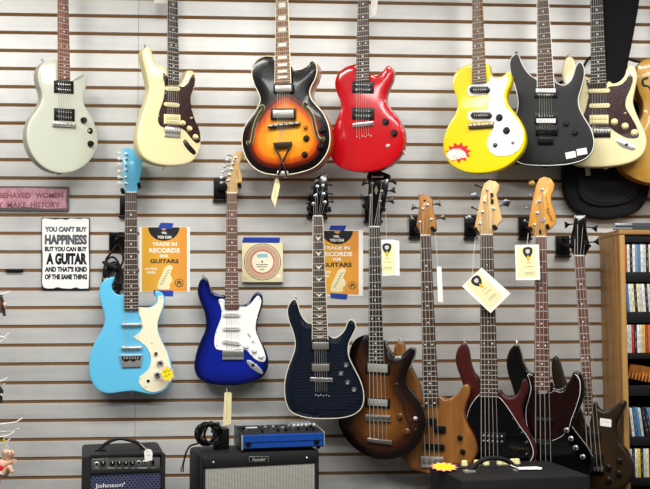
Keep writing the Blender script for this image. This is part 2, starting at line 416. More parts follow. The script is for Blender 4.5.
    def humbucker(s, x0, y0, x1, y1, h, ring, coil1, coil2, sl=0, cover=None, pole=None, npole=6):
        o = s.rect('pickup', x0, y0, x1, y1, h-.004, h+.004, ring, s.root, sl, .0012)
        w, t = x1-x0, y1-y0; ix = w*.08; ym = (y0+y1)/2
        if cover:
            s.rect('pickup_cover', x0+ix*1.1, y0+t*.14, x1-ix*1.1, y1-t*.14, h, h+.009, cover, o, sl*.85, .002); ys = [y0+t*.3]; hp = h+.0092
        else:
            s.rect('pickup_coil', x0+ix, y0+t*.1, x1-ix, ym-t*.02, h, h+.008, coil1, o, sl*.85, .0015); s.rect('pickup_coil', x0+ix, ym+t*.02, x1-ix, y1-t*.1, h, h+.008, coil2, o, sl*.85, .0015); ys = [y0+t*.29, y1-t*.29]; hp = h+.008
        bm = bmesh.new()
        for yy in ys:
            for i in range(npole):
                f = (i+.5)/npole; xx = x0+ix*1.8+(w-ix*3.6)*f; q = s.L(xx, yy+sl*f, hp); lathe(bm, [(.0022, -.001), (.0022, .0008), (0, .0008)], 8, Matrix.Translation((q.x, -hp, q.z)))
        put('pole_pieces', bm, pole or CHROME, o); return o
    def single(s, x0, y0, x1, y1, h, m, sl=0, pole=None, oval=True, npole=6, ear=None):
        ym0, ym1 = y0, y1; r = (y1-y0)/2
        if oval: pts = [(x0, y0+r*.7), (x0+r*.6, y0), (x1-r*.6, y0+sl), (x1, y0+r*.7+sl), (x1, y1-r*.7+sl), (x1-r*.6, y1+sl), (x0+r*.6, y1), (x0, y1-r*.7)]
        else: pts = [(x0, y0), (x1, y0+sl), (x1, y1+sl), (x0, y1)]
        o = s.poly('pickup', pts, h-.003, h+.007, m, s.root, 0, .0015); bm = bmesh.new()
        for i in range(npole):
            f = (i+.5)/npole; q = s.L(x0+r+(x1-x0-2*r)*f, (y0+y1)/2+sl*f, h+.007); lathe(bm, [(.0024, -.001), (.0024, .0007), (0, .0007)], 8, Matrix.Translation((q.x, -h-.007, q.z)))
        put('pole_pieces', bm, pole or STEEL, o); return o
    def bridge(s, x0, y0, x1, y1, h0, h1, m, nsad=6, sadm=None, sl=0, bev=.0015, name='bridge'):
        o = s.rect(name, x0, y0, x1, y1, h0, h1, m, s.root, sl, bev)
        for i in range(nsad):
            w = (x1-x0)/nsad; xa = x0+w*(i+.12); xb = x0+w*(i+.88); f = (i+.5)/nsad
            s.rect('saddle', xa, y0+(y1-y0)*.15+sl*f, xb, y0+(y1-y0)*.62+sl*f, h1-.001, h1+.004, sadm or m, o, 0, .0008)
        return o
    def button(s, x, y, name='strap_button', m=None, up=True, depth=None):
        """strap button standing out of the body's side wall"""
        q = s.uv(x, y); dpt = depth if depth is not None else s.thick*.5
        c = sum(s.q, Vector((0, 0)))/len(s.q); near = min(s.q, key=lambda p: (p-q).length); d = (q-near); d = d.normalized() if d.length > .002 else (near-c).normalized()
        bm = bmesh.new(); b3 = Vector((near.x, dpt, near.y)); d3 = Vector((d.x, 0, d.y))
        tube(bm, [b3-d3*.004, b3+d3*.003, b3+d3*.004, b3+d3*.009, b3+d3*.010, b3+d3*.013], [.006, .006, .0035, .0035, .007, .006], 10); put(name, bm, m or CHROME, s.root)
    def screws(s, pts, h, par, m=None):
        for x, y in pts:
            bm = bmesh.new(); q = s.L(x, y, h); lathe(bm, [(.0028, 0), (.0022, .0009), (0, .001)], 10, Matrix.Translation((q.x, -h, q.z))); put('screw', bm, m or STEEL, par)
#MORE
# ------------------------------------------------------------------ the setting
def struct(name, bm, m):
    o = put(name, bm, m); o['kind'] = 'structure'; return o
def slat_mat():
    m, nt, b = base('slat_panel'); b.inputs['Roughness'].default_value = .42; b.inputs['Metallic'].default_value = .25
    tc = nt.nodes.new('ShaderNodeTexCoord'); mp = nt.nodes.new('ShaderNodeMapping'); mp.inputs['Scale'].default_value = (1, 1, 14)
    n1 = nt.nodes.new('ShaderNodeTexNoise'); n1.inputs['Scale'].default_value = 2.2; n1.inputs['Detail'].default_value = 5
    n2 = nt.nodes.new('ShaderNodeTexNoise'); n2.inputs['Scale'].default_value = 7; n2.inputs['Detail'].default_value = 3
    add = nt.nodes.new('ShaderNodeMath'); add.operation = 'ADD'
    cr = nt.nodes.new('ShaderNodeValToRGB'); cr.color_ramp.elements[0].position = .75; cr.color_ramp.elements[1].position = 1.25
    cr.color_ramp.elements[0].position = .35; cr.color_ramp.elements[1].position = .65
    cr.color_ramp.elements[0].color = lin('#c2c3c4'); cr.color_ramp.elements[1].color = lin('#d8d7d2')
    hv = nt.nodes.new('ShaderNodeMath'); hv.operation = 'MULTIPLY'; hv.inputs[1].default_value = .5
    nt.links.new(tc.outputs['Object'], mp.inputs[0]); nt.links.new(mp.outputs[0], n1.inputs['Vector']); nt.links.new(tc.outputs['Object'], n2.inputs['Vector'])
    nt.links.new(n1.outputs['Fac'], add.inputs[0]); nt.links.new(n2.outputs['Fac'], add.inputs[1]); nt.links.new(add.outputs[0], hv.inputs[0]); nt.links.new(hv.outputs[0], cr.inputs[0]); nt.links.new(cr.outputs[0], b.inputs['Base Color'])
    return m
SLAT = slat_mat(); MDF = mat('#7e5e3c', .8, 0, 0, .15, 60)
XW0, XW1 = -2.6, 3.0
seam = at(135, 430).x
bm = bmesh.new()
def faceq(a, mi):
    f = bm.faces.new([bm.verts.new(p) for p in a]); f.material_index = mi
GR = .0064                          # half height of a groove's mouth
ktop = int((3.1-Z0)/PITCHZ)+1
for xa, xb in ((XW0, seam-.0007), (seam+.0007, XW1)):
    z = Z0+ktop*PITCHZ
    while z > -.05:
        za, zb = z-GR, z-PITCHZ+GR
        # face of the slat with eased lips, then the T-shaped slot below it
        prof = [((.014), za+.006, 1), (.003, za+.006, 1), (.003, za, 1), (0, za-.0012, 0), (0, zb+.0012, 0), (.003, zb, 0), (.003, zb-.006, 1), (.014, zb-.006, 1), (.014, zb-2*GR+.006, 1)]
        for (y0, z0, _), (y1, z1, mi) in zip(prof, prof[1:]):
            faceq([(xa, y0, z0), (xb, y0, z0), (xb, y1, z1), (xa, y1, z1)], mi)
        z -= PITCHZ
faceq([(XW0, .02, -.1), (XW1, .02, -.1), (XW1, .02, 3.2), (XW0, .02, 3.2)], 1)
me = bpy.data.meshes.new('wall_back'); bm.to_mesh(me); bm.free(); me.materials.append(SLAT); me.materials.append(MDF)
o = bpy.data.objects.new('wall_back', me); COL.objects.link(o); o['kind'] = 'structure'
WALLP = mat('#7d7a75', .8); YB = -7.0; ZC = 3.15
bm = bmesh.new(); box(bm, XW0-.1, XW1+.1, YB, .03, -.1, 0); struct('floor', bm, mat('#45423f', .7, 0, 0, .1, 12))
bm = bmesh.new(); box(bm, XW0-.1, XW1+.1, YB, .03, ZC, ZC+.1); struct('ceiling', bm, mat('#b5b3ae', .9))
bm = bmesh.new(); box(bm, XW0-.1, XW0, YB, .03, 0, ZC); struct('wall_left', bm, WALLP)
bm = bmesh.new(); box(bm, XW1, XW1+.1, YB, .03, 0, ZC); struct('wall_right', bm, WALLP)
bm = bmesh.new(); box(bm, XW0-.1, XW1+.1, YB-.1, YB, -.1, ZC); struct('wall_front', bm, mat('#8c8984', .8))

def area(name, x, y, z, sx, sy, e, col=(1, .98, .95), tgt=None):
    l = bpy.data.lights.new(name, 'AREA'); l.shape = 'RECTANGLE'; l.size = sx; l.size_y = sy; l.energy = e; l.color = col
    ob = bpy.data.objects.new(name, l); COL.objects.link(ob); ob.location = (x, y, z)
    if tgt: ob.rotation_euler = (Vector(tgt)-Vector((x, y, z))).to_track_quat('-Z', 'Y').to_euler()
    return ob
NEAR, MID, FAR = 40, 32, 12
for i, x in enumerate((-1.5, .1, 1.7)):
    area('ceiling_tube_near', x, -1.4, 3.1, 1.2, .28, NEAR, (1, .97, .92))
    area('ceiling_tube_mid', x, -2.9, 3.1, 1.2, .28, MID, (.98, .985, .965))
area('ceiling_tube_far', .1, -5.4, 3.1, 3.0, .3, FAR, (.9, .95, 1))
w = bpy.data.worlds.new('shop'); bpy.context.scene.world = w; w.use_nodes = True
w.node_tree.nodes['Background'].inputs[0].default_value = (.8, .85, .95, 1); w.node_tree.nodes['Background'].inputs[1].default_value = .3
sc = bpy.context.scene; sc.view_settings.view_transform = 'Standard'; sc.view_settings.look = 'None'; sc.view_settings.exposure = 0

TA = (0, 40, 3.493); TB = (100, 40, 3.7615); TC = (220, 50, 3.7615); TD = (310, 50, 3.7615); TE = (425, 50, 3.7615); TF = (500, 40, 3.7615)
TG = (530, 90, 3.625); TH = (540, 0, 4.445); TI = (70, 270, 3.7615); TJ = (170, 270, 3.7615); TK = (265, 290, 3.623); TL = (325, 325, 3.26); TM = (390, 330, 3.26); TN = (500, 340, 3.28)
def conv(Ta, Tb, pts):              # readings of one close-up in the scale of another
    return [((Ta[0]+x/Ta[2]-Tb[0])*Tb[2], (Ta[1]+y/Ta[2]-Tb[1])*Tb[2]) for x, y in pts]
IDT = (0, 0, 1)

# ------------------------------------------------------------------ 1 pale grey single-cut
g = Guitar('electric_guitar', 'pale grey single-cut electric guitar at the left end of the top row', 'guitar', TA, (222, 270), .19, 40, (217, 465))
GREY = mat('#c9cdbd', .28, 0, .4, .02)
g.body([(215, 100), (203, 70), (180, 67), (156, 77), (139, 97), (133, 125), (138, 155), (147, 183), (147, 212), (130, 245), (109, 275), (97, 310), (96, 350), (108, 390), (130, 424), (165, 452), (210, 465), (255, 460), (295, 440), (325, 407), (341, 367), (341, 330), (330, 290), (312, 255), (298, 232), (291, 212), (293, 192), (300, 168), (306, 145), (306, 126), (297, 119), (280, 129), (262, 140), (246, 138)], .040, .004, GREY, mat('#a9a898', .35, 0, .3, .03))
g.neck((205, 5), (243, 5), (205, 138), (246, 138), .012, wood('#6a3c2c', '#94604a', .5), MAPLE, scale=.6, bridge=(226, 292), nfr=20)
g.autohead(GREY, 'three')
g.humbucker(190, 140, 258, 184, 0, BLACK, BLACK, BLACK, 4); g.humbucker(190, 237, 262, 280, 0, BLACK, BLACK, BLACK, 4)
g.bridge(186, 286, 267, 300, .002, .011, CHROME, 6, NICKEL, 5)
for x, y in ((297, 279), (321, 361)): g.knob('knob', x, y, 11, 0, .014, BLACK, g.root)
k = g.knob('toggle_switch', 316, 317, 11, 0, .003, BLACK, g.root); g.knob('switch_tip', 316, 316, 4, .003, .012, CHROME, k, 'dome')
g.strings(6, ends=.012); g.button(158, 70); g.button(216, 466)
g.poly('cutaway_bevel', [(266, 139), (280, 128), (293, 120), (296, 124), (284, 134), (270, 141)], -.001, .0008, mat('#a5a698', .4), g.b)

# ------------------------------------------------------------------ 2 cream double-cut, dark pickguard (left)
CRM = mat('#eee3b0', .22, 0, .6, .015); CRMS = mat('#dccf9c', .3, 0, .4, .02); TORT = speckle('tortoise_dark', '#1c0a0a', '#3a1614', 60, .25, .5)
g = Guitar('electric_guitar', 'cream double-cutaway electric guitar with dark pickguard hanging between the pale grey and sunburst guitars', 'guitar', TB, (277, 250), .18, 36, (250, 473))
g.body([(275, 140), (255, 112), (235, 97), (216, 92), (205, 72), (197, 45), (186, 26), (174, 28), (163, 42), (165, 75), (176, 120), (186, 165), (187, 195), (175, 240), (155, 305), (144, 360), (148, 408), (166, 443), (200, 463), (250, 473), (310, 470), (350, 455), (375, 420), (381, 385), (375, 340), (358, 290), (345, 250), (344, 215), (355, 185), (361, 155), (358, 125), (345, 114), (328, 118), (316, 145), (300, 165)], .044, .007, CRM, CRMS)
pg = g.poly('pickguard', [(253, 140), (238, 124), (240, 150), (245, 175), (240, 220), (225, 265), (219, 300), (230, 324), (262, 331), (303, 331), (325, 345), (343, 368), (362, 386), (377, 380), (374, 340), (357, 300), (345, 258), (341, 215), (352, 182), (358, 150), (352, 130), (342, 142), (330, 165), (310, 176), (298, 174), (258, 172)], 0, .0024, TORT, g.root, 3)
g.screws([(240, 133), (247, 200), (222, 285), (245, 328), (352, 180), (351, 138), (345, 262), (372, 372)], .0024, pg)
g.neck((258, 3), (295, 3), (257, 165), (298, 168), .011, EBONY, MAPLE, scale=.648, bridge=(274, 330), nfr=21)
g.autohead(MAPLE)
g.single(246, 174, 302, 190, .003, CREAM, 2); g.single(243, 233, 300, 249, .003, CREAM, 4); g.humbucker(242, 278, 303, 316, .002, CREAM, CREAM, CREAM, 3)
g.bridge(245, 326, 304, 362, .001, .007, CHROME, 6, NICKEL, 4)
for x, y in ((317, 311), (342, 332), (365, 363)): g.knob('knob', x, y, 11, .0024, .013, CREAM, g.root, 'hat')
o = g.poly('jack_plate', [(314, 380), (322, 374), (340, 395), (359, 417), (360, 428), (350, 430), (328, 410), (316, 392)], -.002, .002, DARKCHROME, g.root, 3, .0012); g.knob('jack_socket', 340, 405, 5, .001, .003, BLACK, o)
g.knob('selector_switch', 348, 292, 4, .0024, .012, CREAM, g.root, 'dome'); g.strings(6); g.button(180, 24); g.button(250, 474)

# ------------------------------------------------------------------ 3 sunburst archtop
BUR1 = burst('archtop_sunburst', [(0, '#050404'), (.022, '#0a0504'), (.038, '#5a1407'), (.054, '#c24a08'), (.078, '#e8880f'), (.13, '#f3ac2e')], .12, .2, .25)
SIDEO = wood('#8a3f10', '#b8641e', .25, .6); BINDC = mat('#efe6c8', .35)
g = Guitar('archtop_guitar', 'sunburst hollow-body archtop guitar with f-holes in the top row', 'guitar', TC, (235, 270), .215, -18, (235, 471))
g.body([(240, 75), (208, 30), (185, 22), (160, 25), (136, 40), (121, 65), (119, 95), (128, 130), (143, 160), (150, 185), (143, 210), (125, 240), (103, 270), (88, 300), (82, 335), (85, 370), (97, 405), (120, 437), (155, 460), (200, 470), (250, 470), (300, 462), (350, 445), (385, 415), (408, 375), (415, 330), (408, 280), (390, 240), (365, 210), (345, 185), (338, 160), (345, 135), (358, 110), (366, 80), (363, 55), (352, 39), (340, 42), (325, 60), (305, 71), (285, 72), (264, 58)], .07, .002, BUR1, SIDEO, .003, .05, BINDC, fade=(g.uv(235, 235).y, g.uv(235, 165).y, .3))
g.neck((212, 2), (257, 2), (206, 126), (265, 126), .020, wood('#6e4a30', '#98704c', .45), wood('#a5622c', '#c27f42', .35, .4), scale=.628, bridge=(240, 281), nfr=22, inlay='block', bind=BINDC)
g.autohead(BLACKGLOSS, 'three')
g.humbucker(200, 127, 274, 161, .012, BLACK, BLACK, BLACK, 0, NICKEL); g.humbucker(190, 219, 284, 261, .012, BLACK, BLACK, BLACK, 0, NICKEL)
g.bridge(179, 281, 300, 294, .010, .020, BLACK, 6, NICKEL, -12)
tp = g.poly('tailpiece', [(198, 348), (270, 344), (268, 360), (258, 374), (252, 366), (218, 368), (212, 374), (202, 362)], .012, .020, mat('#3a2f2a', .35, .6), g.root, 0, .001)
for pts in ([(206, 366), (222, 395), (238, 430), (250, 470)], [(264, 366), (248, 395), (232, 430), (220, 470)]):
    g.wire('tailpiece_arm', [(x, y, .018 if y < 440 else .008) for x, y in pts], .0042, mat('#3a3330', .3, .7), tp)
g.poly('hinge_plate', [(215, 455), (255, 455), (260, 473), (212, 473)], .002, .009, NICKEL, tp, 0, .001)
def fhole(g, pts, h, par, wd=3.6):
    out = g.wire('f_hole_binding', [(x, y, h) for x, y in pts], .0078, mat('#cdbf8a', .4), par)
    o = g.wire('f_hole', [(x, y, h+.0042) for x, y in pts], .0056, mat('#3a3a26', .6), par)
    return o
g1 = [(153, 216), (160, 212), (162, 222), (150, 240), (136, 268), (127, 300), (122, 330), (116, 350), (106, 352), (105, 342)]
fhole(g, g1, .004, g.b)
g2 = [(326, 205), (318, 200), (318, 212), (334, 228), (348, 252), (355, 285), (362, 315), (372, 335), (385, 338), (386, 328)]
fhole(g, g2, .004, g.b)
for x, y in ((379, 299), (321, 330), (372, 362), (315, 391)): g.knob('knob', x, y, 12, .006, .015, BLACK, g.root, 'hat')
g.knob('toggle_switch', 319, 290, 8, .008, .012, GOLD, g.root, 'dome'); g.strings(6, ends=.085); g.button(236, 471, depth=.035)
# ------------------------------------------------------------------ 4 red single-cut
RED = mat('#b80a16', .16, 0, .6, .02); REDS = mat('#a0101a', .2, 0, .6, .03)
g = Guitar('electric_guitar', 'bright red single-cut electric guitar in the top row', 'guitar', TD, (198, 270), .23, -25, (205, 458))
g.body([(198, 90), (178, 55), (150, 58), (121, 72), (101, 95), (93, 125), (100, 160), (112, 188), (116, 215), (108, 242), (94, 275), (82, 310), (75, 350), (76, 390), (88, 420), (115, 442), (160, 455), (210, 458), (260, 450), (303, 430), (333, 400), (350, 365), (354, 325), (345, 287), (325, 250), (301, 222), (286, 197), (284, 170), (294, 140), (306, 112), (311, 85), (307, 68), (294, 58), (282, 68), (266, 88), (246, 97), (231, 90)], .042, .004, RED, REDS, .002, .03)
g.neck((178, 3), (218, 3), (172, 117), (222, 117), .014, ROSEDARK, MAPLE, scale=.628, bridge=(198, 276), nfr=22)
g.autohead(RED, 'three')
g.humbucker(158, 117, 238, 160, .004, BLACK, BLACK, BLACK, 3); g.humbucker(157, 215, 240, 260, .004, BLACK, BLACK, BLACK, 2)
g.bridge(160, 275, 238, 290, .004, .013, CHROME, 6, NICKEL, -8)
bm = bmesh.new()
for i in range(6):
    q = g.L(176+i*10.5, 329-i*1.8+(3 if i % 2 else -2), .0045); lathe(bm, [(.003, 0), (.0022, .0012), (0, .0012)], 10, Matrix.Translation((q.x, -.0042, q.z)))
put('string_ferrules', bm, CHROME, g.root)
for x, y in ((281, 268), (313, 310)): g.knob('knob', x, y, 12.5, .003, .014, BLACK, g.root)
k = g.knob('toggle_switch', 292, 360, 8, .002, .005, CHROME, g.root); g.knob('switch_tip', 292, 359, 3, .006, .01, CREAM, k, 'dome'); g.strings(6, ends=.05); g.button(207, 458); g.button(350, 385, 'output_jack')

# ------------------------------------------------------------------ 5 yellow single-cut
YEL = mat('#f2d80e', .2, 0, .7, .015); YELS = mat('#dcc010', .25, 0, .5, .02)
g = Guitar('electric_guitar', 'yellow single-cut electric guitar with white pickguard and a red starburst sticker', 'guitar', TE, (206, 270), .22, -30, (205, 462))
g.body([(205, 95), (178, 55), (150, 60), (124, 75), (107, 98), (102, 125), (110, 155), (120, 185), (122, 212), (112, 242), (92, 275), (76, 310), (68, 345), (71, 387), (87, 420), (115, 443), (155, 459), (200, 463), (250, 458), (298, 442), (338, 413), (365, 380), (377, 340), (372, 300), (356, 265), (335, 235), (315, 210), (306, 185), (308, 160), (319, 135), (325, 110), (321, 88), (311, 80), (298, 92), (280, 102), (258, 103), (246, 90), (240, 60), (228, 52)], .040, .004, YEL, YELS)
pg = g.poly('pickguard', [(158, 150), (164, 136), (185, 128), (235, 122), (248, 101), (264, 108), (286, 107), (308, 95), (311, 115), (300, 148), (291, 183), (300, 210), (325, 236), (352, 271), (368, 310), (365, 350), (345, 381), (310, 397), (270, 397), (243, 380), (233, 355), (240, 322), (256, 297), (258, 277), (245, 266), (200, 270), (168, 264), (160, 245), (172, 230), (228, 225), (240, 214), (240, 172), (226, 166), (182, 173), (162, 167)], 0, .0022, WHITEP, g.root, 3)
g.screws([(163, 142), (300, 112), (289, 185), (362, 320), (340, 384), (240, 370)], .0022, pg)
g.neck((180, 3), (220, 3), (176, 125), (230, 121), .012, wood('#5e4634', '#8a6c52', .55), wood('#6a4a22', '#8a6428'), scale=.628, bridge=(208, 281), nfr=22)
g.autohead(YEL, 'three')
g.single(167, 137, 243, 161, .003, BLACK, 0); g.single(171, 234, 250, 257, .003, BLACK, 0)
g.bridge(163, 276, 256, 296, .002, .012, mat('#6d5c3e', .35, .9), 6, NICKEL, -6)
for x, y in ((276, 252), (303, 301)): g.knob('knob', x, y, 13.5, .0022, .014, BLACK, g.root, 'hat')
g.knob('toggle_switch', 262, 357, 9, .0022, .008, mat('#56544e', .4, .6), g.root, 'dome'); g.knob('output_jack', 330, 349, 6, .0022, .003, mat('#77756e', .4, .8), g.root)
st = []
for i in range(22):
    an = 2*math.pi*i/22+.1; r = 1 if i % 2 else .68; st.append((126+50*r*math.cos(an), 386+40*r*math.sin(an)))
o = g.poly('starburst_sticker', st, .0001, .0008, mat('#d3242a', .5), g.root)
g.poly('sticker_panel', [(84, 384), (104, 372), (132, 370), (150, 384), (158, 404), (134, 408), (100, 416), (80, 400)], .0005, .0012, mat('#f4e9df', .5), o)
for ln in ([(112, 378), (118, 368), (124, 380), (130, 369), (137, 377), (146, 376)], [(106, 408), (112, 396), (120, 410), (128, 398), (136, 408), (144, 396), (156, 406)]):
    g.wire('sticker_writing', [(x, y, .0013) for x, y in ln], .0007, mat('#c8202a', .5), o, 3)
g.strings(6, ends=.01); g.button(120, 76); g.button(205, 463)

# ------------------------------------------------------------------ 6 black double-cut with locking tremolo
BLKB = mat('#1b1c1e', .42, 0, 0, .03); BLKS = mat('#1a1b1d', .4, 0, .2, .03)
g = Guitar('electric_guitar', 'black double-cutaway electric guitar with white pickup coils and white binding', 'guitar', TF, (172, 290), .19, -20, (170, 474))
g.body([(170, 180), (140, 150), (115, 132), (97, 112), (82, 85), (71, 56), (60, 52), (43, 65), (36, 85), (37, 112), (48, 150), (60, 190), (67, 230), (64, 262), (52, 300), (40, 340), (35, 380), (40, 420), (58, 452), (90, 468), (150, 473), (210, 472), (265, 466), (312, 452), (342, 428), (354, 395), (351, 360), (338, 325), (315, 288), (299, 254), (296, 220), (307, 180), (318, 135), (317, 105), (307, 86), (296, 84), (284, 100), (275, 130), (262, 156), (240, 169), (215, 162), (202, 150)], .042, .003, BLKB, BLKS, .001, .02, mat('#e4e4e0', .4))
g.neck((147, 3), (185, 3), (141, 178), (203, 178), .012, wood('#3c2a22', '#64493a', .5), MAPLE, scale=.648, bridge=(174, 345), nfr=24, bind=WHITEP)
g.autohead(BLKB)
g.humbucker(128, 178, 216, 218, .002, BLACK, WHITEP, BLACK, 0); g.humbucker(130, 273, 216, 316, .002, BLACK, BLACK, WHITEP, 0)
o = g.bridge(134, 326, 216, 356, .004, .014, BLKMETAL, 6, mat('#2b2b2d', .3, .8), 0); g.rect('fine_tuner_block', 142, 366, 200, 390, .004, .012, BLKMETAL, o)
bm = bmesh.new()
for i in range(6): q = g.L(147+i*9.6, 372, .012); lathe(bm, [(.0035, 0), (.0035, .004), (0, .0045)], 10, Matrix.Translation((q.x, -.012, q.z)))
put('fine_tuners', bm, mat('#3a3a3d', .3, .9), o)
for x, y in ((248, 312), (281, 346)): g.knob('knob', x, y, 10, .002, .013, BLACK, g.root)
for pts in ([(245, 424), (283, 417), (287, 440), (249, 448)], [(287, 411), (325, 405), (329, 428), (291, 435)]):
    o = g.poly('price_label', pts, .001, .004, PAPER, g.root); c = pts[0]
    g.wire('label_writing', [(c[0]+7, c[1]+10, .0042), (c[0]+15, c[1]+7, .0042), (c[0]+24, c[1]+8, .0042), (c[0]+32, c[1]+5, .0042)], .0005, mat('#8a8a94', .6), o, 2)
g.strings(6, ends=.02); g.button(64, 50, m=BLKMETAL); g.button(170, 474, m=BLKMETAL)

# ------------------------------------------------------------------ 7 cream double-cut, dark pickguard (right)
g = Guitar('electric_guitar', 'cream double-cutaway electric guitar with dark pickguard hanging in front of the black gig bag', 'guitar', IDT, (600, 110), .17, -22, (607, 167))
g.body([(598, 92), (590, 79), (584, 75.5), (579, 72), (576, 65.5), (573.5, 59), (570, 56.2), (566, 58), (562.5, 66), (562, 76), (564, 85), (568.5, 97), (573, 108), (575, 119), (573, 129), (567.5, 139), (563.5, 149), (565.5, 159), (574.5, 164.8), (587, 166.9), (603, 167), (622, 164.8), (635.5, 160.3), (643.5, 153.2), (646.6, 143), (645.2, 133), (640, 121.5), (635.3, 110.5), (633, 101), (635.2, 88), (637.2, 76.5), (634.5, 66.5), (630, 65), (626.6, 68.5), (624.4, 75.4), (619.2, 81.2), (613, 83.2), (608, 81.5)], .044, .007, CRM, CRMS)
pg = g.poly('pickguard', [(591, 84), (586.6, 79.5), (587.2, 86), (589, 93), (586.4, 106.5), (583.2, 117), (584.7, 124.6), (591.7, 127.2), (609, 127.2), (613.5, 130.2), (625, 137), (635.5, 138), (639, 135.3), (636, 125.5), (630.7, 116), (625.6, 107), (626.2, 98), (630, 89.5), (632.7, 81), (631.8, 75), (629.3, 73.3), (626.4, 79.5), (620, 85), (609.7, 86.6), (606, 88.5), (592, 88.5)], 0, .0024, TORT, g.root, 3)
g.screws([(587, 82), (587.5, 100), (584.5, 119), (594, 126.4), (631, 75.5), (627, 100), (637, 130)], .0024, pg)
g.neck((590.3, 1), (602.8, 1), (590.8, 87.5), (606.6, 87.5), .011, EBONY, MAPLE, scale=.648, bridge=(600, 129), nfr=21)
g.autohead(MAPLE)
g.single(588, 88.7, 610, 93, .003, CREAM, -.3); g.single(589, 103.5, 610, 108, .003, CREAM, -.4); g.humbucker(589.5, 115, 608.5, 124.4, .002, CREAM, CREAM, CREAM, -.3)
g.bridge(593.5, 127.6, 610.5, 137, .001, .007, DARKCHROME, 6, NICKEL, 0)
for x, y in ((614.3, 121.3), (625, 125.6), (634.3, 132.2)): g.knob('knob', x, y, 3.4, .0024, .013, CREAM, g.root, 'hat')
o = g.poly('jack_plate', [(616.5, 139), (618.5, 137.6), (627, 141.5), (635, 146.5), (635, 149.8), (631, 150.2), (622, 147), (616.6, 142)], -.002, .002, CHROME, g.root, 3, .0012); g.knob('jack_socket', 626.5, 144.6, 1.6, .001, .003, BLACK, o)
g.knob('selector_switch', 625, 113, 1.2, .0024, .012, CREAM, g.root, 'dome'); g.strings(6); g.button(569, 56); g.button(606, 167)

# ------------------------------------------------------------------ 8 natural archtop cut by the frame's right edge
NAT1 = burst('natural_top', [(0, '#b98a3c'), (.03, '#c7953f'), (.1, '#d2a24c')], .1)
g = Guitar('archtop_guitar', 'natural honey-coloured hollow-body guitar cut off by the right edge', 'guitar', IDT, (686, 110), .165, -5, (686, 185))
g.body([(686, 74), (672, 64), (662, 59), (650, 58), (641, 61.5), (636.5, 69), (636, 80), (639, 92), (643, 103), (641.5, 117), (633, 131), (624, 147), (620.5, 158), (622.5, 168.8), (633, 177.5), (652, 183.5), (686, 186), (718, 183.5), (740, 175), (750, 160), (748, 145), (740, 128), (731, 115), (729, 102), (733, 90), (739, 78), (737, 66), (727, 64), (715, 71), (700, 75)], .075, .002, NAT1, wood('#a5702c', '#c08a40', .3, .4), .010, .05, mat('#8a6a3a', .4))
g.neck((679, 2), (691, 2), (679, 88), (694, 88), .018, ROSEDARK, wood('#a5702c', '#c08a40', .3, .4), scale=.628, bridge=(687, 135), nfr=20)
g.autohead(BLACKGLOSS, 'three')
fhole(g, [(648, 78), (643, 80), (644, 85), (649, 87), (652, 95), (652, 115), (655, 130)], .004, g.b)
g.bridge(674, 133, 700, 137, .008, .018, BLACK, 6, NICKEL, 0); g.strings(6, ends=.06)
# ------------------------------------------------------------------ middle row
def hanger(label, plate, g, armL, armR):
    """wall plate hooked in the slats, a neck reaching out and a padded two-armed yoke around the headstock"""
    x0, y0, x1, y1 = plate; a = at(x0, y1, 0); b = at(x1, y0, 0); c = (a+b)/2
    r = tag(empty('guitar_hanger', (c.x, 0, a.z)), label, 'hanger', 'guitar wall hangers')
    W = (b.x-a.x)/2; H = b.z-a.z
    bm = bmesh.new(); box(bm, -W, W, -.016, .0008, 0, H, .004); p = put('wall_plate', bm, BLKMETAL, r)
    bm = bmesh.new(); box(bm, -W*1.15, W*1.15, -.020, -.002, -.004, .005, .002); put('lower_lip', bm, BLACK, p)
    toL = lambda w: Vector((w.x-c.x, w.y, w.z-a.z))
    W3 = lambda q, y: g.loc+g.u*q.x-g.n*y+Vector((0, 0, q.y))
    hb = -(g.hh-.030)                                    # plane behind the headstock (local y)
    qa, qb = g.uv(*armL, g.hh-.005), g.uv(*armR, g.hh-.005); mid = (qa+qb)/2
    start = Vector((0, -.012, H*.5)); yk = toL(W3(mid, hb+.018))
    bm = bmesh.new(); tube(bm, [start, start+Vector((0, -.012, 0)), start+(yk-start)*.6, yk], [.013, .010, .008, .009], 10); put('neck_rod', bm, BLKMETAL, r)
    for q in (qa, qb):
        pts = [yk, toL(W3(mid+(q-mid)*.6, hb+.012)), toL(W3(q, hb)), toL(W3(q, hb-.022)), toL(W3(q+Vector((0, .003)), hb-.044)), toL(W3(q+Vector((0, .008)), hb-.050))]
        bm = bmesh.new(); tube(bm, spline(pts, 4), .0078, 9); put('padded_arm', bm, RUBBER, r)
    return r

# 9 pale blue offset guitar with lipstick pickups
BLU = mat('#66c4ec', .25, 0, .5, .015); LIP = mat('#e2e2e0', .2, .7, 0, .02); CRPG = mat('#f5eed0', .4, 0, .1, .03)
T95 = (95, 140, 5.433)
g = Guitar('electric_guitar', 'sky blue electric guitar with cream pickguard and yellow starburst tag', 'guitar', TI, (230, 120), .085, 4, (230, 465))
g.body([(230, 128), (208, 93), (190, 94), (175, 90), (163, 80), (157, 62), (161, 45), (168, 30), (160, 26), (145, 30), (125, 42), (112, 65), (110, 95), (118, 130), (129, 165), (129, 200), (115, 235), (92, 275), (77, 315), (71, 357), (75, 400), (90, 435), (115, 458), (150, 465), (190, 460), (235, 456), (270, 462), (310, 468), (350, 458), (376, 435), (386, 400), (383, 360), (370, 315), (350, 275), (335, 240), (331, 205), (339, 175), (351, 145), (358, 118), (352, 94), (338, 81), (324, 78), (318, 88), (326, 112), (316, 131), (295, 140), (258, 138)], .038, .004, BLU, mat('#4aa5d2', .3, 0, .4, .02))
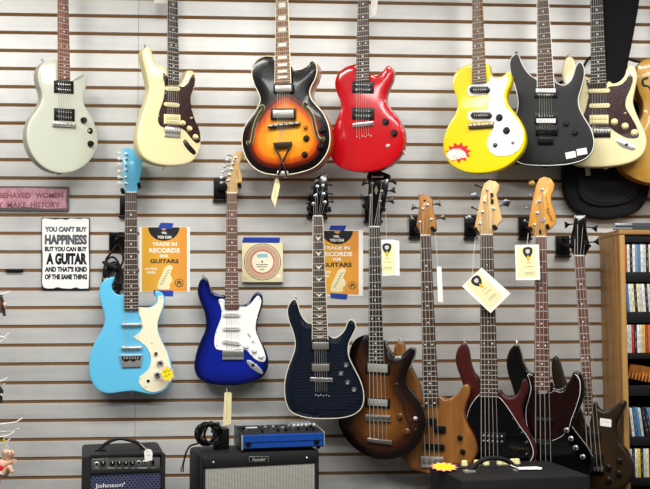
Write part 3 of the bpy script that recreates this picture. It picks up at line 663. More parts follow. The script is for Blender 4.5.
pg = g.poly('pickguard', [(258, 140), (295, 144), (318, 135), (331, 118), (332, 100), (346, 97), (353, 115), (348, 142), (337, 170), (328, 205), (333, 240), (348, 275), (365, 310), (377, 355), (379, 395), (370, 430), (345, 452), (308, 459), (277, 446), (259, 422), (262, 402), (280, 388), (297, 370), (305, 340), (300, 310), (285, 286), (262, 268), (238, 252), (262, 236), (272, 215), (269, 190), (260, 165)], 0, .0022, CRPG, g.root, 2)
g.screws([(340, 105), (335, 190), (265, 180), (262, 410), (285, 440), (308, 276)], .0022, pg)
pnl, pnr = conv(T95, TI, [(163, 287), (226, 287)])
g.neck(pnl, pnr, (203, 151), (258, 151), .010, ROSEDARK, MAPLE, bridge=(231, 330), nfr=21)
g.head(conv(T95, TI, [(163, 283), (157, 230), (150, 150), (148, 48), (175, 44), (212, 46), (232, 70), (250, 95), (254, 130), (250, 175), (240, 228), (228, 283)]), BLU)
for (y, y2) in ((197, 212), (285, 299)):
    r_ = 7*g.mpp*1.0; a_, b_ = g.L(194, (y+y2)/2+1, .006), g.L(270, (y+y2)/2, .006)
    bm = bmesh.new(); d_ = (b_-a_).normalized(); tube(bm, [a_, a_+d_*.002, b_-d_*.002, b_], [r_*.7, r_, r_, r_*.7], 12); put('lipstick_pickup', bm, LIP, g.root)
o = g.poly('bridge', [(184, 320), (275, 318), (266, 364), (197, 367)], .001, .007, CHROME, g.root, 0, .002)
g.poly('bridge_recess', [(192, 325), (268, 323), (263, 340), (250, 336), (240, 346), (225, 338), (212, 346), (198, 340)], .0065, .008, mat('#2a2a2c', .4, .6), o)
bm = bmesh.new()
for i in range(6): q = g.L(205+i*10, 330, .008); box(bm, q.x-.003, q.x+.003, -.013, -.008, q.z-.006, q.z+.003, .001)
put('saddles', bm, CHROME, o)
for x, y in ((339, 350), (329, 394)): g.knob('knob', x, y, 13, .0022, .016, CHROME, g.root, 'hat', mat('#55565a', .3, .8))
g.knob('toggle_switch', 323, 315, 7, .0022, .010, mat('#77726a', .3, .9), g.root, 'dome'); g.knob('output_jack', 294, 418, 6, .0022, .003, BLKMETAL, g.root)
posts = conv(T95, TI, [(170, 77), (170, 105), (169, 135), (169, 165), (168, 205), (168, 238)]); keys = conv(T95, TI, [(131, 72), (130, 101), (130, 132), (130, 170), (130, 201), (130, 233)])
g.tuners(posts[::-1], keys[::-1], mat('#eceae4', .3)); g.strings(6, posts[::-1]); g.button(135, 34); g.button(230, 462)
hanger('black wall hanger holding the sky blue guitar by its headstock', (120, 196, 133, 217), g, conv(T95, TI, [(150, 280)])[0], conv(T95, TI, [(240, 250)])[0])
st = []
for i in range(14):
    an = 2*math.pi*i/14; r = 1 if i % 2 else .8; st.append((366+27*r*math.cos(an)+6*r*math.sin(an), 391+31*r*math.sin(an)-4*r*math.cos(an)))
f = Frame((366, 391), .112, 4, (366, 391), TI)
o = tag(f.poly('starburst_tag', st, -.0006, .0006, mat('#e8b8b0', .7), None), 'yellow starburst price tag on the lower bout of the sky blue guitar', 'price tag'); o.location = f.loc; o.rotation_euler = (0, 0, f.a)
q = f.poly('tag_face', [(366+(x-366)*.86, 391+(y-391)*.86) for x, y in st], .0004, .001, mat('#f4ea12', .6), o)
for ln in ([(352, 388), (356, 378), (360, 388), (366, 374), (372, 384), (380, 372)], [(356, 404), (360, 394), (366, 402), (372, 390), (378, 396)]): f.wire('tag_writing', [(x, y, .0012) for x, y in ln], .0008, mat('#3a3a30', .6), o, 3)
f.wire('tag_string', [(352, 372, .0005), (342, 366, -.004), (336, 358, -.012)], .0006, PAPER, o)

# 10 royal blue double-cut, white pickguard
RB = burst('royal_blue_rim_reflection', [(0, '#020726'), (.012, '#030c4c'), (.03, '#071878'), (.06, '#0a1f8e')], .05, .14, .6); RBS = mat('#070f55', .2, 0, .8, .03); T200 = (200, 140, 5.433)  # dark reflection along the body's edge is painted into the blue
g = Guitar('electric_guitar', 'royal blue double-cutaway electric guitar with white pickguard', 'guitar', TJ, (232, 120), .09, -2, (228, 436))
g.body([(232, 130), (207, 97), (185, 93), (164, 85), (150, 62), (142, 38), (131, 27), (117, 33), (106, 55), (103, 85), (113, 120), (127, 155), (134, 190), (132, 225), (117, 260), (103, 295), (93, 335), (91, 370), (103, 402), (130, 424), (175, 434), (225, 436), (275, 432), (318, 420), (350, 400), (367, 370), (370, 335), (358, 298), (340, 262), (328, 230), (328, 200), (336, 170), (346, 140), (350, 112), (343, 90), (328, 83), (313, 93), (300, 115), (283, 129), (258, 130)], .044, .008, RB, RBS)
pg = g.poly('pickguard', [(206, 112), (183, 112), (193, 145), (192, 180), (175, 225), (167, 260), (170, 289), (190, 301), (280, 299), (300, 315), (325, 338), (350, 345), (360, 333), (352, 300), (336, 262), (323, 228), (323, 200), (330, 168), (339, 140), (343, 112), (331, 96), (318, 108), (305, 125), (285, 138), (262, 138), (256, 148), (208, 148)], 0, .0024, WHITEP, g.root, 3)
g.screws([(188, 118), (195, 155), (176, 235), (176, 285), (337, 110), (330, 180), (326, 240), (353, 325)], .0024, pg)
nl, nr = conv(T200, TJ, [(147, 291), (200, 291)])
g.neck(nl, nr, (206, 146), (258, 146), .011, ROSE, MAPLE, bridge=(236, 306), nfr=21)
g.head(conv(T200, TJ, [(149, 290), (147, 262), (141, 248), (150, 215), (163, 150), (176, 95), (192, 66), (215, 58), (235, 63), (242, 80), (236, 100), (222, 110), (214, 130), (218, 160), (225, 190), (228, 215), (222, 236), (208, 258), (201, 290)]), MAPLELT, sub=3)
g.single(199, 160, 264, 175, .003, mat('#e2e1de', .4), 0); g.single(199, 212, 264, 227, .003, mat('#e2e1de', .4), 0); g.single(197, 260, 266, 275, .003, mat('#e2e1de', .4), 8)
g.bridge(197, 301, 277, 337, .001, .007, CHROME, 6, NICKEL, 0)
for x, y in ((285, 286), (317, 302), (343, 324)): g.knob('knob', x, y, 11, .0024, .013, WHITEP, g.root, 'hat')
g.poly('switch_slot', [(290, 241), (294, 239), (304, 252), (301, 255)], .0024, .0028, mat('#777777', .5), g.root); g.knob('selector_switch', 312, 266, 4, .0024, .012, WHITEP, g.root, 'dome')
o = g.poly('jack_plate', [(288, 344), (298, 338), (318, 350), (340, 370), (350, 386), (344, 391), (324, 382), (300, 364)], -.002, .002, CHROME, g.root, 3, .0012); g.knob('jack_socket', 312, 358, 6, .001, .003, BLACK, o)
ps = conv(T200, TJ, [(152, 220), (160, 190), (170, 160), (180, 130), (186, 112), (192, 97)]); ks = conv(T200, TJ, [(116, 232), (117, 204), (125, 172), (134, 143), (144, 110), (155, 78)])
g.tuners(ps, ks); g.strings(6, ps); g.button(126, 26); g.button(228, 438)
g.textrot('headstock_logo', 'Squier', conv(T200, TJ, [(203, 190)])[0], .038, .009, -78, g.hh+.0005, mat('#7a5a2a', .5), g.headobj, .005)
hanger('black wall hanger holding the royal blue guitar by its headstock', (213.8, 178.7, 225.5, 201), g, conv(T200, TJ, [(140, 258)])[0], conv(T200, TJ, [(214, 250)])[0])

# 11 dark blue flamed double-cut with abalone-style binding
def flame(name, c1, c2):
    m, nt, b = base(name); b.inputs['Roughness'].default_value = .16; b.inputs['Coat Weight'].default_value = .8; b.inputs['Coat Roughness'].default_value = .05
    tc = nt.nodes.new('ShaderNodeTexCoord'); w = nt.nodes.new('ShaderNodeTexWave'); w.bands_direction = 'Z'; w.inputs['Scale'].default_value = 26; w.inputs['Distortion'].default_value = 5; w.inputs['Detail'].default_value = 3; w.inputs['Detail Scale'].default_value = .6
    cr = nt.nodes.new('ShaderNodeValToRGB'); cr.color_ramp.elements[0].color = lin(c1); cr.color_ramp.elements[1].color = lin(c2)
    nt.links.new(tc.outputs['Object'], w.inputs['Vector']); nt.links.new(w.outputs['Fac'], cr.inputs[0]); nt.links.new(cr.outputs[0], b.inputs['Base Color']); return m
T260 = (260, 165, 7.222)
g = Guitar('electric_guitar', 'dark blue-black flamed electric guitar with cream binding and bird-wing inlays', 'guitar', TK, (200, 150), .17, -6, (220, 467))
g.body([(200, 180), (175, 126), (150, 114), (130, 85), (120, 52), (110, 33), (98, 37), (85, 55), (80, 80), (87, 115), (100, 150), (108, 185), (107, 215), (97, 245), (82, 285), (72, 325), (70, 365), (75, 405), (90, 437), (120, 455), (165, 465), (220, 467), (270, 465), (315, 455), (345, 435), (358, 405), (357, 365), (345, 325), (325, 285), (308, 250), (302, 220), (306, 190), (320, 160), (330, 135), (325, 115), (312, 107), (300, 115), (290, 140), (275, 160), (255, 172), (238, 168), (222, 154)], .042, .002, flame('flamed_navy', '#080c15', '#111c2e'), mat('#0a0d14', .25, 0, .6), .007, .035, mat('#dcd8c4', .35))
nl, nr = conv(T260, TK, [(385, 372), (450, 372)])
g.neck(nl, nr, (172, 181), (227, 181), .015, ROSEDARK, MAPLE, bridge=(203, 322), nfr=24, inlay='wing', bind=mat('#d8d2bc', .4))
g.head(conv(T260, TK, [(385, 375), (368, 335), (360, 290), (374, 235), (390, 150), (400, 95), (478, 50), (487, 130), (490, 230), (497, 282), (470, 335), (450, 375)]), BLACKGLOSS)
g.humbucker(165, 184, 238, 220, .006, BLACK, BLACK, BLACK, 0, NICKEL); g.humbucker(163, 263, 240, 300, .006, BLACK, BLACK, BLACK, 0, NICKEL)
g.bridge(163, 316, 245, 331, .006, .015, CHROME, 6, NICKEL, 3)
bm = bmesh.new()
for i in range(6): q = g.L(183+i*9.8, 381+(3 if i % 2 else 0), .0075); lathe(bm, [(.003, 0), (.0022, .0014), (0, .0014)], 10, Matrix.Translation((q.x, -.007, q.z)))
put('string_ferrules', bm, CHROME, g.root)
for x, y in ((293, 274), (275, 304), (299, 337), (322, 364)): g.knob('knob', x, y, 10.5, .005, .014, mat('#77787c', .25, 1), g.root, 'hat', CHROME)
ps = conv(T260, TK, [(385, 280), (400, 220), (415, 155), (470, 270), (460, 210), (455, 150)]); ks = conv(T260, TK, [(350, 272), (362, 215), (375, 160), (522, 262), (518, 205), (512, 140)])
ps2 = [ps[0], ps[1], ps[2], ps[5], ps[4], ps[3]]; ks2 = [ks[0], ks[1], ks[2], ks[5], ks[4], ks[3]]
g.tuners(ps2, ks2, DARKCHROME); g.strings(6, ps2, ends=.05); g.button(110, 30); g.button(222, 468)
g.text('headstock_logo', 'SCHECTER', *conv(T260, TK, [(405, 112)])[0], *conv(T260, TK, [(468, 124)])[0], g.hh+.0004, mat('#5d5d60', .4), g.headobj)
hanger('black wall hanger holding the dark blue-black flamed guitar', (308, 197, 326, 218), g, conv(T260, TK, [(352, 322)])[0], conv(T260, TK, [(500, 325)])[0])

# 12 brown sunburst hollow five-string bass
T345 = (345, 160, 6.986)
def fhole2(g, pts, h, par):
    g.wire('f_hole_binding', [(x, y, h) for x, y in pts], .0048, mat('#8a6a3c', .4), par); g.wire('f_hole', [(x, y, h+.0032) for x, y in pts], .0036, mat('#160d07', .6), par)

BUR2 = burst('bass_sunburst', [(0, '#0c0504'), (.02, '#140906'), (.05, '#3a1d0c'), (.085, '#643a15'), (.12, '#7c4e20'), (.16, '#865828')], .15)
g = Guitar('bass_guitar', 'brown sunburst five-string bass with f-hole, left of the natural wood bass', 'bass guitar', TL, (165, 150), .15, -20, (195, 440))
g.body([(165, 90), (140, 35), (118, 36), (98, 48), (84, 72), (78, 105), (82, 140), (90, 170), (91, 200), (80, 230), (60, 260), (47, 285), (43, 315), (52, 345), (75, 380), (110, 412), (155, 434), (200, 439), (245, 430), (285, 405), (312, 370), (326, 334), (325, 296), (309, 256), (288, 225), (270, 200), (263, 178), (270, 150), (281, 122), (290, 100), (292, 84), (286, 75), (275, 75), (262, 87), (247, 97), (228, 99), (212, 88), (198, 68), (190, 50)], .048, .003, BUR2, mat('#2a140c', .25, 0, .6), .008, .045)
nl, nr = conv(T345, TL, [(166, 470), (243, 470)])
g.neck(nl, nr, (142, 120), (190, 120), .018, EBONY, wood('#3a2014', '#55301e', .4), bridge=(173, 300), nfr=22)
g.head(conv(T345, TL, [(166, 470), (161, 400), (160, 260), (164, 170), (150, 112), (166, 82), (240, 72), (312, 102), (318, 118), (302, 150), (288, 250), (275, 330), (247, 385), (243, 470)]), BLACKGLOSS)
GRAYC = mat('#a7a69e', .4, .3)
for y0, y1 in ((120, 158), (235, 268)):
    o = g.rect('pickup', 131, y0, 212, y1, .006, .012, BLACK, g.root, 5, .0015); g.rect('pickup_cover', 139, y0+5, 203, y1-6, .012, .018, GRAYC, o, 4, .0015)
g.bridge(130, 292, 213, 313, .008, .018, NICKEL, 5, STEEL, 3); g.rect('tailpiece', 137, 368, 218, 383, .006, .018, STEEL, g.root, 9, .003)
for x, y in ((241, 300), (264, 350)): g.knob('knob', x, y, 12, .006, .016, AMBERK, g.root, 'hat', GOLD)
g.knob('toggle_switch', 293, 306, 8, .006, .010, CHROME, g.root, 'dome')
fhole2(g, [(226, 196), (236, 194), (236, 208), (246, 232), (256, 262), (262, 292), (276, 322), (292, 344), (300, 336)], .006, g.b)
ps = conv(T345, TL, [(180, 250), (190, 165), (260, 150), (255, 220), (245, 290)]); ks = conv(T345, TL, [(128, 255), (138, 160), (340, 150), (332, 212), (322, 285)])
g.tuners(ps, ks, DARKCHROME, NICKEL, flat='ear'); g.strings(5, ps, r=.0011, ends=.10, spread=.068)
g.text('headstock_logo', 'Ibanez', *conv(T345, TL, [(186, 106)])[0], *conv(T345, TL, [(270, 126)])[0], g.hh+.0004, PEARL, g.headobj, .02)
d_ = conv(T345, TL, [(218, 175), (232, 210), (218, 245), (204, 210)]); g.poly('headstock_emblem', d_, g.hh-.001, g.hh+.0005, mat('#8c8a72', .3, .6), g.headobj)
g.button(192, 440); g.button(88, 62)
hanger('black wall hanger holding the brown sunburst bass', (364.5, 197, 381, 222), g, conv(T345, TL, [(140, 330)])[0], conv(T345, TL, [(268, 345)])[0])

# 13 natural wood four-string bass
T400 = (400, 180, 8.15)
NATW = wood('#74471f', '#9a6632', .28, .4, .12, 26); NATS = wood('#6e4220', '#8c5a2c', .3, .5)
g = Guitar('bass_guitar', 'natural wood four-string bass with black pickups between the sunburst and dark red basses', 'bass guitar', TM, (130, 200), .158, -24, (150, 473))
g.body([(130, 250), (103, 215), (95, 180), (76, 140), (57, 98), (46, 62), (38, 42), (24, 40), (12, 60), (11, 100), (22, 150), (35, 200), (40, 240), (32, 280), (20, 320), (15, 360), (20, 395), (40, 422), (68, 450), (100, 464), (140, 472), (185, 472), (225, 462), (255, 445), (275, 420), (282, 390), (272, 350), (252, 312), (241, 275), (246, 242), (257, 212), (259, 190), (250, 178), (238, 182), (222, 205), (200, 220), (178, 226), (158, 216)], .042, .008, NATW, NATS)
nl, nr = conv(T400, TM, [(165, 455), (247, 455)])
g.neck(nl, nr, (107, 246), (158, 242), .012, ROSEDARK, MAPLE, bridge=(138, 430), nfr=22, nut_m=PEARL)
g.head(conv(T400, TM, [(165, 455), (156, 412), (133, 365), (145, 300), (158, 200), (148, 118), (190, 115), (235, 135), (262, 165), (262, 230), (285, 320), (298, 395), (268, 410), (247, 455)]), wood('#9a6228', '#bd8440', .35, .3), sub=0)
g.rect('pickup', 124, 287, 150, 308, .001, .010, BLACK, g.root, 2); g.rect('pickup', 140, 312, 180, 333, .001, .010, BLACK, g.root, 2); g.rect('pickup', 110, 370, 176, 388, .001, .010, BLACK, g.root, 4)
g.bridge(101, 412, 174, 448, .001, .008, CHROME, 4, NICKEL, 2)
for x, y in ((226, 352), (235, 398)): g.knob('knob', x, y, 9, .001, .014, BLACK, g.root, 'hat')
ps = conv(T400, TM, [(163, 345), (185, 237), (225, 205), (255, 322)]); ks = conv(T400, TM, [(98, 318), (118, 222), (308, 192), (345, 305)])
g.tuners(ps, ks, mat('#6f6a60', .3, 1), flat='ear'); g.strings(4, ps, r=.0012, spread=.058); g.button(30, 38); g.button(130, 473)
g.knob('headstock_badge', *conv(T400, TM, [(201, 168)])[0], 4, g.hh, .0006, BLACK, g.headobj)
hanger('black wall hanger holding the natural wood bass', (409, 216, 420, 238), g, conv(T400, TM, [(140, 415)])[0], conv(T400, TM, [(273, 405)])[0])

# 14 dark red five-string bass with a black pickguard
T455 = (455, 170, 6.517)
DKR = burst('dark_red_satin', [(0, '#3c1010'), (.03, '#421311'), (.1, '#4c1815')], .08, .35, .2)
g = Guitar('bass_guitar', 'dark red five-string bass with large black pickguard and pale headstock', 'bass guitar', TM, (325, 160), .20, -22, (340, 477))
g.body([(325, 240), (297, 196), (292, 162), (273, 136), (262, 106), (257, 71), (246, 46), (235, 44), (221, 60), (213, 85), (215, 115), (227, 150), (238, 185), (243, 220), (240, 255), (228, 290), (215, 330), (208, 370), (212, 410), (230, 445), (270, 468), (320, 475), (375, 475), (425, 465), (460, 445), (475, 415), (476, 385), (462, 350), (442, 312), (431, 275), (433, 243), (445, 210), (448, 180), (441, 161), (430, 166), (424, 190), (410, 212), (390, 220), (370, 211), (354, 197)], .042, .009, DKR, mat('#3a1212', .4, 0, .2, .05))
PGP = [(297, 207), (277, 224), (257, 258), (248, 300), (249, 345), (252, 390), (270, 440), (320, 462), (400, 462), (440, 445), (464, 418), (467, 390), (450, 350), (420, 308), (396, 270), (375, 240), (357, 220), (340, 216), (310, 214)]
pg = g.poly('pickguard', PGP, 0, .002, WHITEP, g.root, 3); cx, cy = 350, 345
g.poly('pickguard_face', [(cx+(x-cx)*.984, cy+(y-cy)*.984) for x, y in PGP], .0015, .0028, BLACKGLOSS, pg, 3)
g.screws([(262, 262), (252, 330), (420, 318), (447, 362), (400, 290)], .0028, pg)
nl, nr = conv(T455, TM, [(165, 425), (245, 425)])
g.neck(nl, nr, (293, 220), (353, 220), .011, ROSEDARK, MAPLELT, bridge=(325, 425), nfr=22)
g.head(conv(T455, TM, [(163, 428), (160, 405), (126, 375), (150, 260), (175, 130), (190, 87), (225, 66), (265, 75), (288, 95), (283, 130), (268, 160), (280, 210), (298, 290), (306, 325), (281, 355), (252, 385), (245, 428)]), MAPLELT, sub=0)
o = g.rect('pickup', 296, 333, 378, 378, .002, .010, BLACK, g.root, 4, .002)
bm = bmesh.new()
for yy in (345, 362):
    for i in range(5): q = g.L(305+i*15, yy+i*.8, .0105); lathe(bm, [(.0045, -.001), (.0045, .0012), (.003, .002), (0, .002)], 10, Matrix.Translation((q.x, -.0105, q.z)))
put('pole_pieces', bm, STEEL, o)
for x, y in ((427, 340), (441, 372), (441, 410)): g.knob('knob', x, y, 8, .0028, .013, mat('#3c3c40', .25, .9), g.root, 'hat')
g.bridge(298, 415, 356, 455, .001, .008, NICKEL, 5, STEEL, 2)
ps = conv(T455, TM, [(162, 350), (178, 275), (193, 205), (210, 130), (252, 253)]); ks = conv(T455, TM, [(90, 318), (112, 243), (125, 172), (135, 98), (335, 215)])
BK = mat('#77767a', .25, 1); g.tuners(ps[::2], ks[::2], BK, flat='round'); g.tuners(ps[1::2], ks[1::2], mat('#4a4a4e', .3, .9), kr=.006); g.strings(5, [ps[0], ps[1], ps[2], ps[3], ps[4]], r=.0012, spread=.066); g.button(241, 40)
g.textrot('headstock_logo', 'SUB', conv(T455, TM, [(241, 187)])[0], .048, .013, -88, g.hh+.0006, BLACK, g.headobj, .08)
hanger('black wall hanger holding the dark red bass', (464, 216, 475.5, 238.5), g, conv(T455, TM, [(138, 395)])[0], conv(T455, TM, [(260, 378)])[0])

# 15 black four-string bass with a tortoise pickguard
T510 = (510, 170, 6.517)
g = Guitar('bass_guitar', 'glossy black bass with dark tortoise pickguard and amber headstock', 'bass guitar', TN, (140, 120), .21, -25, (165, 478))
g.body([(140, 200), (112, 137), (110, 112), (92, 102), (77, 77), (68, 43), (57, 17), (44, 18), (28, 38), (20, 72), (25, 110), (38, 150), (48, 190), (48, 225), (35, 265), (20, 300), (10, 340), (8, 380), (20, 420), (50, 450), (100, 470), (160, 478), (220, 475), (270, 462), (298, 438), (308, 405), (300, 375), (278, 345), (254, 312), (244, 285), (250, 255), (263, 220), (274, 185), (277, 150), (269, 120), (254, 103), (240, 106), (229, 130), (212, 150), (192, 160), (174, 154), (164, 140)], .044, .008, BLACKGLOSS, BLACKGLOSS)
PGP = [(112, 122), (90, 113), (97, 135), (101, 160), (93, 195), (84, 235), (90, 290), (110, 325), (150, 335), (200, 318), (226, 290), (233, 265), (248, 225), (262, 180), (264, 145), (258, 122), (246, 112), (238, 130), (222, 156), (200, 171), (175, 166), (165, 172), (114, 172)]
pg = g.poly('pickguard', PGP, 0, .002, WHITEP, g.root, 3); cx, cy = 175, 220
g.poly('pickguard_face', [(cx+(x-cx)*.978, cy+(y-cy)*.983) for x, y in PGP], .0015, .0028, speckle('tortoise_red', '#100404', '#200a08', 60, .2, .6), pg, 3)
g.screws([(97, 120), (92, 205), (252, 122), (260, 165), (250, 210), (240, 252), (94, 290)], .0028, pg)
nl, nr = conv(T510, TN, [(163, 438), (236, 438)])
g.neck(nl, nr, (112, 166), (165, 166), .012, ROSERED, MAPLE, bridge=(142, 400), nfr=20)
g.head(conv(T510, TN, [(163, 438), (156, 420), (119, 365), (130, 290), (150, 190), (170, 100), (190, 56), (225, 43), (265, 56), (288, 90), (283, 130), (266, 165), (266, 210), (282, 255), (298, 310), (296, 345), (275, 372), (236, 402), (235, 438)]), AMBER, sub=0)
g.poly('truss_rod_slot', conv(T510, TN, [(186, 420), (190, 395), (196, 382), (203, 395), (205, 420)]), g.hh-.001, g.hh+.0004, BLACK, g.headobj)
g.single(112, 252, 174, 266, .003, mat('#151517', .3), 4, oval=True, npole=8); g.single(108, 325, 176, 346, .003, mat('#151517', .3), 4, oval=True, npole=8)
pl = g.poly('control_plate', [(212, 286), (232, 284), (252, 310), (288, 358), (298, 395), (288, 408), (262, 392), (230, 340), (212, 310)], 0, .002, mat('#1a1a1c', .15, .9), g.root, 3)
for x, y in ((217, 297), (231, 325), (247, 355), (270, 385)): g.knob('knob', x, y, 8.5, .002, .014, CHROME, g.root, 'hat', mat('#55565a', .3, 1))
g.wire('control_plate_edge', [(236, 284, .003), (262, 318, .003), (288, 352, .003), (304, 382, .003)], .0015, CHROME, g.root)
ps = conv(T510, TN, [(160, 358), (178, 282), (193, 205), (210, 128)]); ks = conv(T510, TN, [(95, 330), (106, 246), (130, 165), (141, 92)])
g.tuners(ps[3:], ks[3:], mat('#a08348', .35, 1), flat='round'); g.tuners(ps[:3], ks[:3], NICKEL, kr=.006); g.strings(4, ps, r=.0013, spread=.06); g.button(52, 12)
g.knob('string_guide', *conv(T510, TN, [(212, 325)])[0], 9, g.hh, .004, CHROME, g.headobj)
g.textrot('headstock_logo', 'Squier', conv(T510, TN, [(258, 295)])[0], .06, .018, -68, g.hh+.0006, mat('#5a3310', .5), g.headobj, .01)
g.textrot('headstock_model', 'Jazz Bass', conv(T510, TN, [(241, 215)])[0], .05, .006, -83, g.hh+.0006, mat('#5a3310', .5), g.headobj, .005)
hanger('black wall hanger holding the glossy black bass with the amber headstock', (518.4, 216.5, 530, 239), g, conv(T510, TN, [(138, 390)])[0], conv(T510, TN, [(248, 375)])[0])

# 16 dark brown bass by the shelf
T545 = (545, 205, 7.517)
BRN = burst('walnut_brown', [(0, '#20160b'), (.02, '#291c0c'), (.08, '#342411')], .12, .4, .2)
g = Guitar('bass_guitar', 'dark brown bass with small white price label beside the bookcase', 'bass guitar', TN, (280, 150), .205, -33, (320, 500))
g.body([(285, 290), (250, 200), (228, 165), (209, 130), (197, 90), (187, 62), (176, 55), (168, 70), (168, 110), (178, 155), (195, 200), (210, 240), (218, 275), (212, 310), (200, 350), (195, 390), (198, 430), (215, 465), (250, 490), (300, 500), (350, 500), (395, 489), (425, 465), (438, 432), (432, 398), (412, 362), (388, 332), (378, 300), (383, 268), (398, 242), (410, 215), (406, 201), (392, 203), (372, 220), (345, 233), (322, 226), (306, 206)], .042, .009, BRN, mat('#241809', .4, 0, .2, .05))
nl, nr = conv(T545, TN, [(218, 385), (295, 385)])
g.neck(nl, nr, (275, 243), (306, 248), .012, ROSERED, MAPLE, bridge=(312, 420), nfr=22)
g.head(conv(T545, TN, [(218, 385), (192, 320), (188, 255), (212, 160), (220, 76), (305, 76), (304, 160), (318, 250), (332, 318), (295, 385)]), BLACKGLOSS)
g.rect('pickup', 276, 300, 328, 328, .001, .010, mat('#161412', .4), g.root, 3, .003); g.rect('pickup', 284, 372, 336, 398, .001, .010, mat('#161412', .4), g.root, 3, .003)
for x, y, r in ((388, 398, 9), (352, 420, 10), (386, 440, 10), (353, 462, 11)): g.knob('knob', x, y, r, .001, .014, mat('#121110', .4), g.root, 'hat')
g.bridge(290, 412, 340, 440, .001, .008, DARKCHROME, 4, NICKEL, 2)
ps = conv(T545, TN, [(225, 245), (245, 135), (285, 160), (300, 280)]); ks = conv(T545, TN, [(150, 262), (168, 148), (372, 175), (385, 276)])
g.tuners(ps, ks, mat('#1a1a1c', .3, .7), BLKMETAL, flat='ear'); g.strings(4, ps, r=.0012, spread=.052)
lo = conv(T545, TN, [(228, 90), (245, 82), (275, 80), (294, 88), (280, 99), (245, 101)]); g.poly('headstock_logo', lo, g.hh-.001, g.hh+.0006, mat('#d6d8da', .3), g.headobj, 3)
o = g.poly('price_label', [(328, 256), (365, 261), (365, 286), (328, 281)], .001, .0025, PAPER, g.root)
g.wire('label_writing', [(335, 268, .0028), (342, 265, .0028), (350, 270, .0028), (358, 268, .0028)], .0005, mat('#8a8a94', .6), o, 2)
g.button(180, 50); hanger('black wall hanger holding the dark brown bass beside the bookcase', (555.5, 236, 568.5, 256.5), g, conv(T545, TN, [(196, 312)])[0], conv(T545, TN, [(322, 305)])[0])
# ------------------------------------------------------------------ gig bag behind the right-hand guitars
def place(o, f, label, cat, group=None):
    o.location = f.loc; o.rotation_euler = (0, 0, f.a); return tag(o, label, cat, group)
CLOTH = mat('#111114', .85, 0, 0, .1, 40, .3); CLOTH2 = mat('#18181c', .8, 0, 0, .1, 40, .3)
f = Frame((605, 130), .048, 0, (605, 220)); root = tag(empty('gig_bag', f.loc), 'black padded gig bag hanging on the wall behind the right-hand cream guitar', 'guitar bag')
pts = [(604, -70), (641, -70), (642, -30), (640.5, 0), (634, 38), (628, 72), (632, 92), (643, 110), (650, 132), (652, 165), (649.5, 194), (641, 209), (626, 216.5), (607, 219.5), (586, 216), (571, 206), (564.5, 190), (563.5, 167), (563, 135), (569, 108), (588, 92), (605, 78), (605.5, 40), (604, 0), (603, -30)]
q = spline([f.uv(*p) for p in pts], 4, True); b = solid_body(q, .047, .016, .004, .04, CLOTH, CLOTH, root, 'bag_shell', .02)
f.poly('front_pocket', [(583, 120), (632, 120), (639, 160), (638, 192), (628, 202), (606, 206), (588, 203), (579, 192), (577, 160)], .0, .016, CLOTH2, root, 3, .006)
f.wire('pocket_zip', [(581, 172, .018), (583, 190, .018), (592, 199, .018), (607, 202, .018), (624, 198.5, .018), (633, 188, .018), (635, 172, .018)], .0022, mat('#2c2c30', .5), root)
f.poly('sewn_label', [(585, 166.5), (590, 166), (590.5, 175.5), (585.8, 176)], .012, .0185, mat('#c9c9c6', .7), root)
f.wire('carry_strap', [(606, 50, .0), (594, 55, .02), (586, 62, .02), (580, 75, .015), (565, 80, .01), (552, 90, .005), (548, 97, .0), (556, 98, .0), (570, 94, .0)], .006, CLOTH2, root)
f.wire('shoulder_strap', [(627, 58, .005), (635, 61, .01), (648, 64, .01), (668, 72, .0)], .006, CLOTH2, root)

# ------------------------------------------------------------------ signs and posters
f = Frame((65, 250), .006, 0, (65.5, 289.4), (0, 180, 4.25))
f = Frame((278, 310), .008, 0, (278, 463), (0, 180, 4.25))
s1 = f.rect('tin_sign', 176, 160, 381, 463, -.004, .002, mat('#2b2b2c', .5), None, 0, .001); place(s1, f, 'white tin sign about buying a guitar, hung left of the sky blue guitar', 'sign')
def enamel():
    m, nt, b = base('worn_enamel'); b.inputs['Roughness'].default_value = .45
    tc = nt.nodes.new('ShaderNodeTexCoord'); n = nt.nodes.new('ShaderNodeTexNoise'); n.inputs['Scale'].default_value = 22; n.inputs['Detail'].default_value = 6
    cr = nt.nodes.new('ShaderNodeValToRGB'); cr.color_ramp.elements[0].position = .27; cr.color_ramp.elements[1].position = .36; cr.color_ramp.elements[0].color = lin('#9a9a98'); cr.color_ramp.elements[1].color = lin('#f2f2f0')
    nt.links.new(tc.outputs['Object'], n.inputs['Vector']); nt.links.new(n.outputs['Fac'], cr.inputs[0]); nt.links.new(cr.outputs[0], b.inputs['Base Color']); return m
f.poly('enamel_face', [(179, 166), (190, 162), (210, 165), (235, 168), (262, 165), (280, 170), (300, 163), (340, 166), (360, 163), (378, 166), (376, 260), (379, 380), (377, 445), (376, 461), (340, 462), (322, 456), (300, 462), (262, 460), (244, 455), (225, 461), (200, 461), (185, 456), (179, 440), (182, 330), (179, 270)], .0015, .0026, enamel(), s1)
INK = mat('#17171a', .5); INKG = mat('#55565c', .5)
for txt, r, m in (('YOU CAN\'T BUY', (190, 198, 370, 221), INKG), ('HAPPINESS', (190, 232, 370, 275), INKG), ('BUT YOU CAN BUY', (190, 283, 370, 304), INK), ('A GUITAR', (196, 310, 370, 360), INK), ('AND THAT\'S KIND', (190, 368, 370, 391), INK), ('OF THE SAME THING', (190, 400, 370, 423), INK)):
    f.text('lettering', txt, *r, .0029, m, s1, .065)
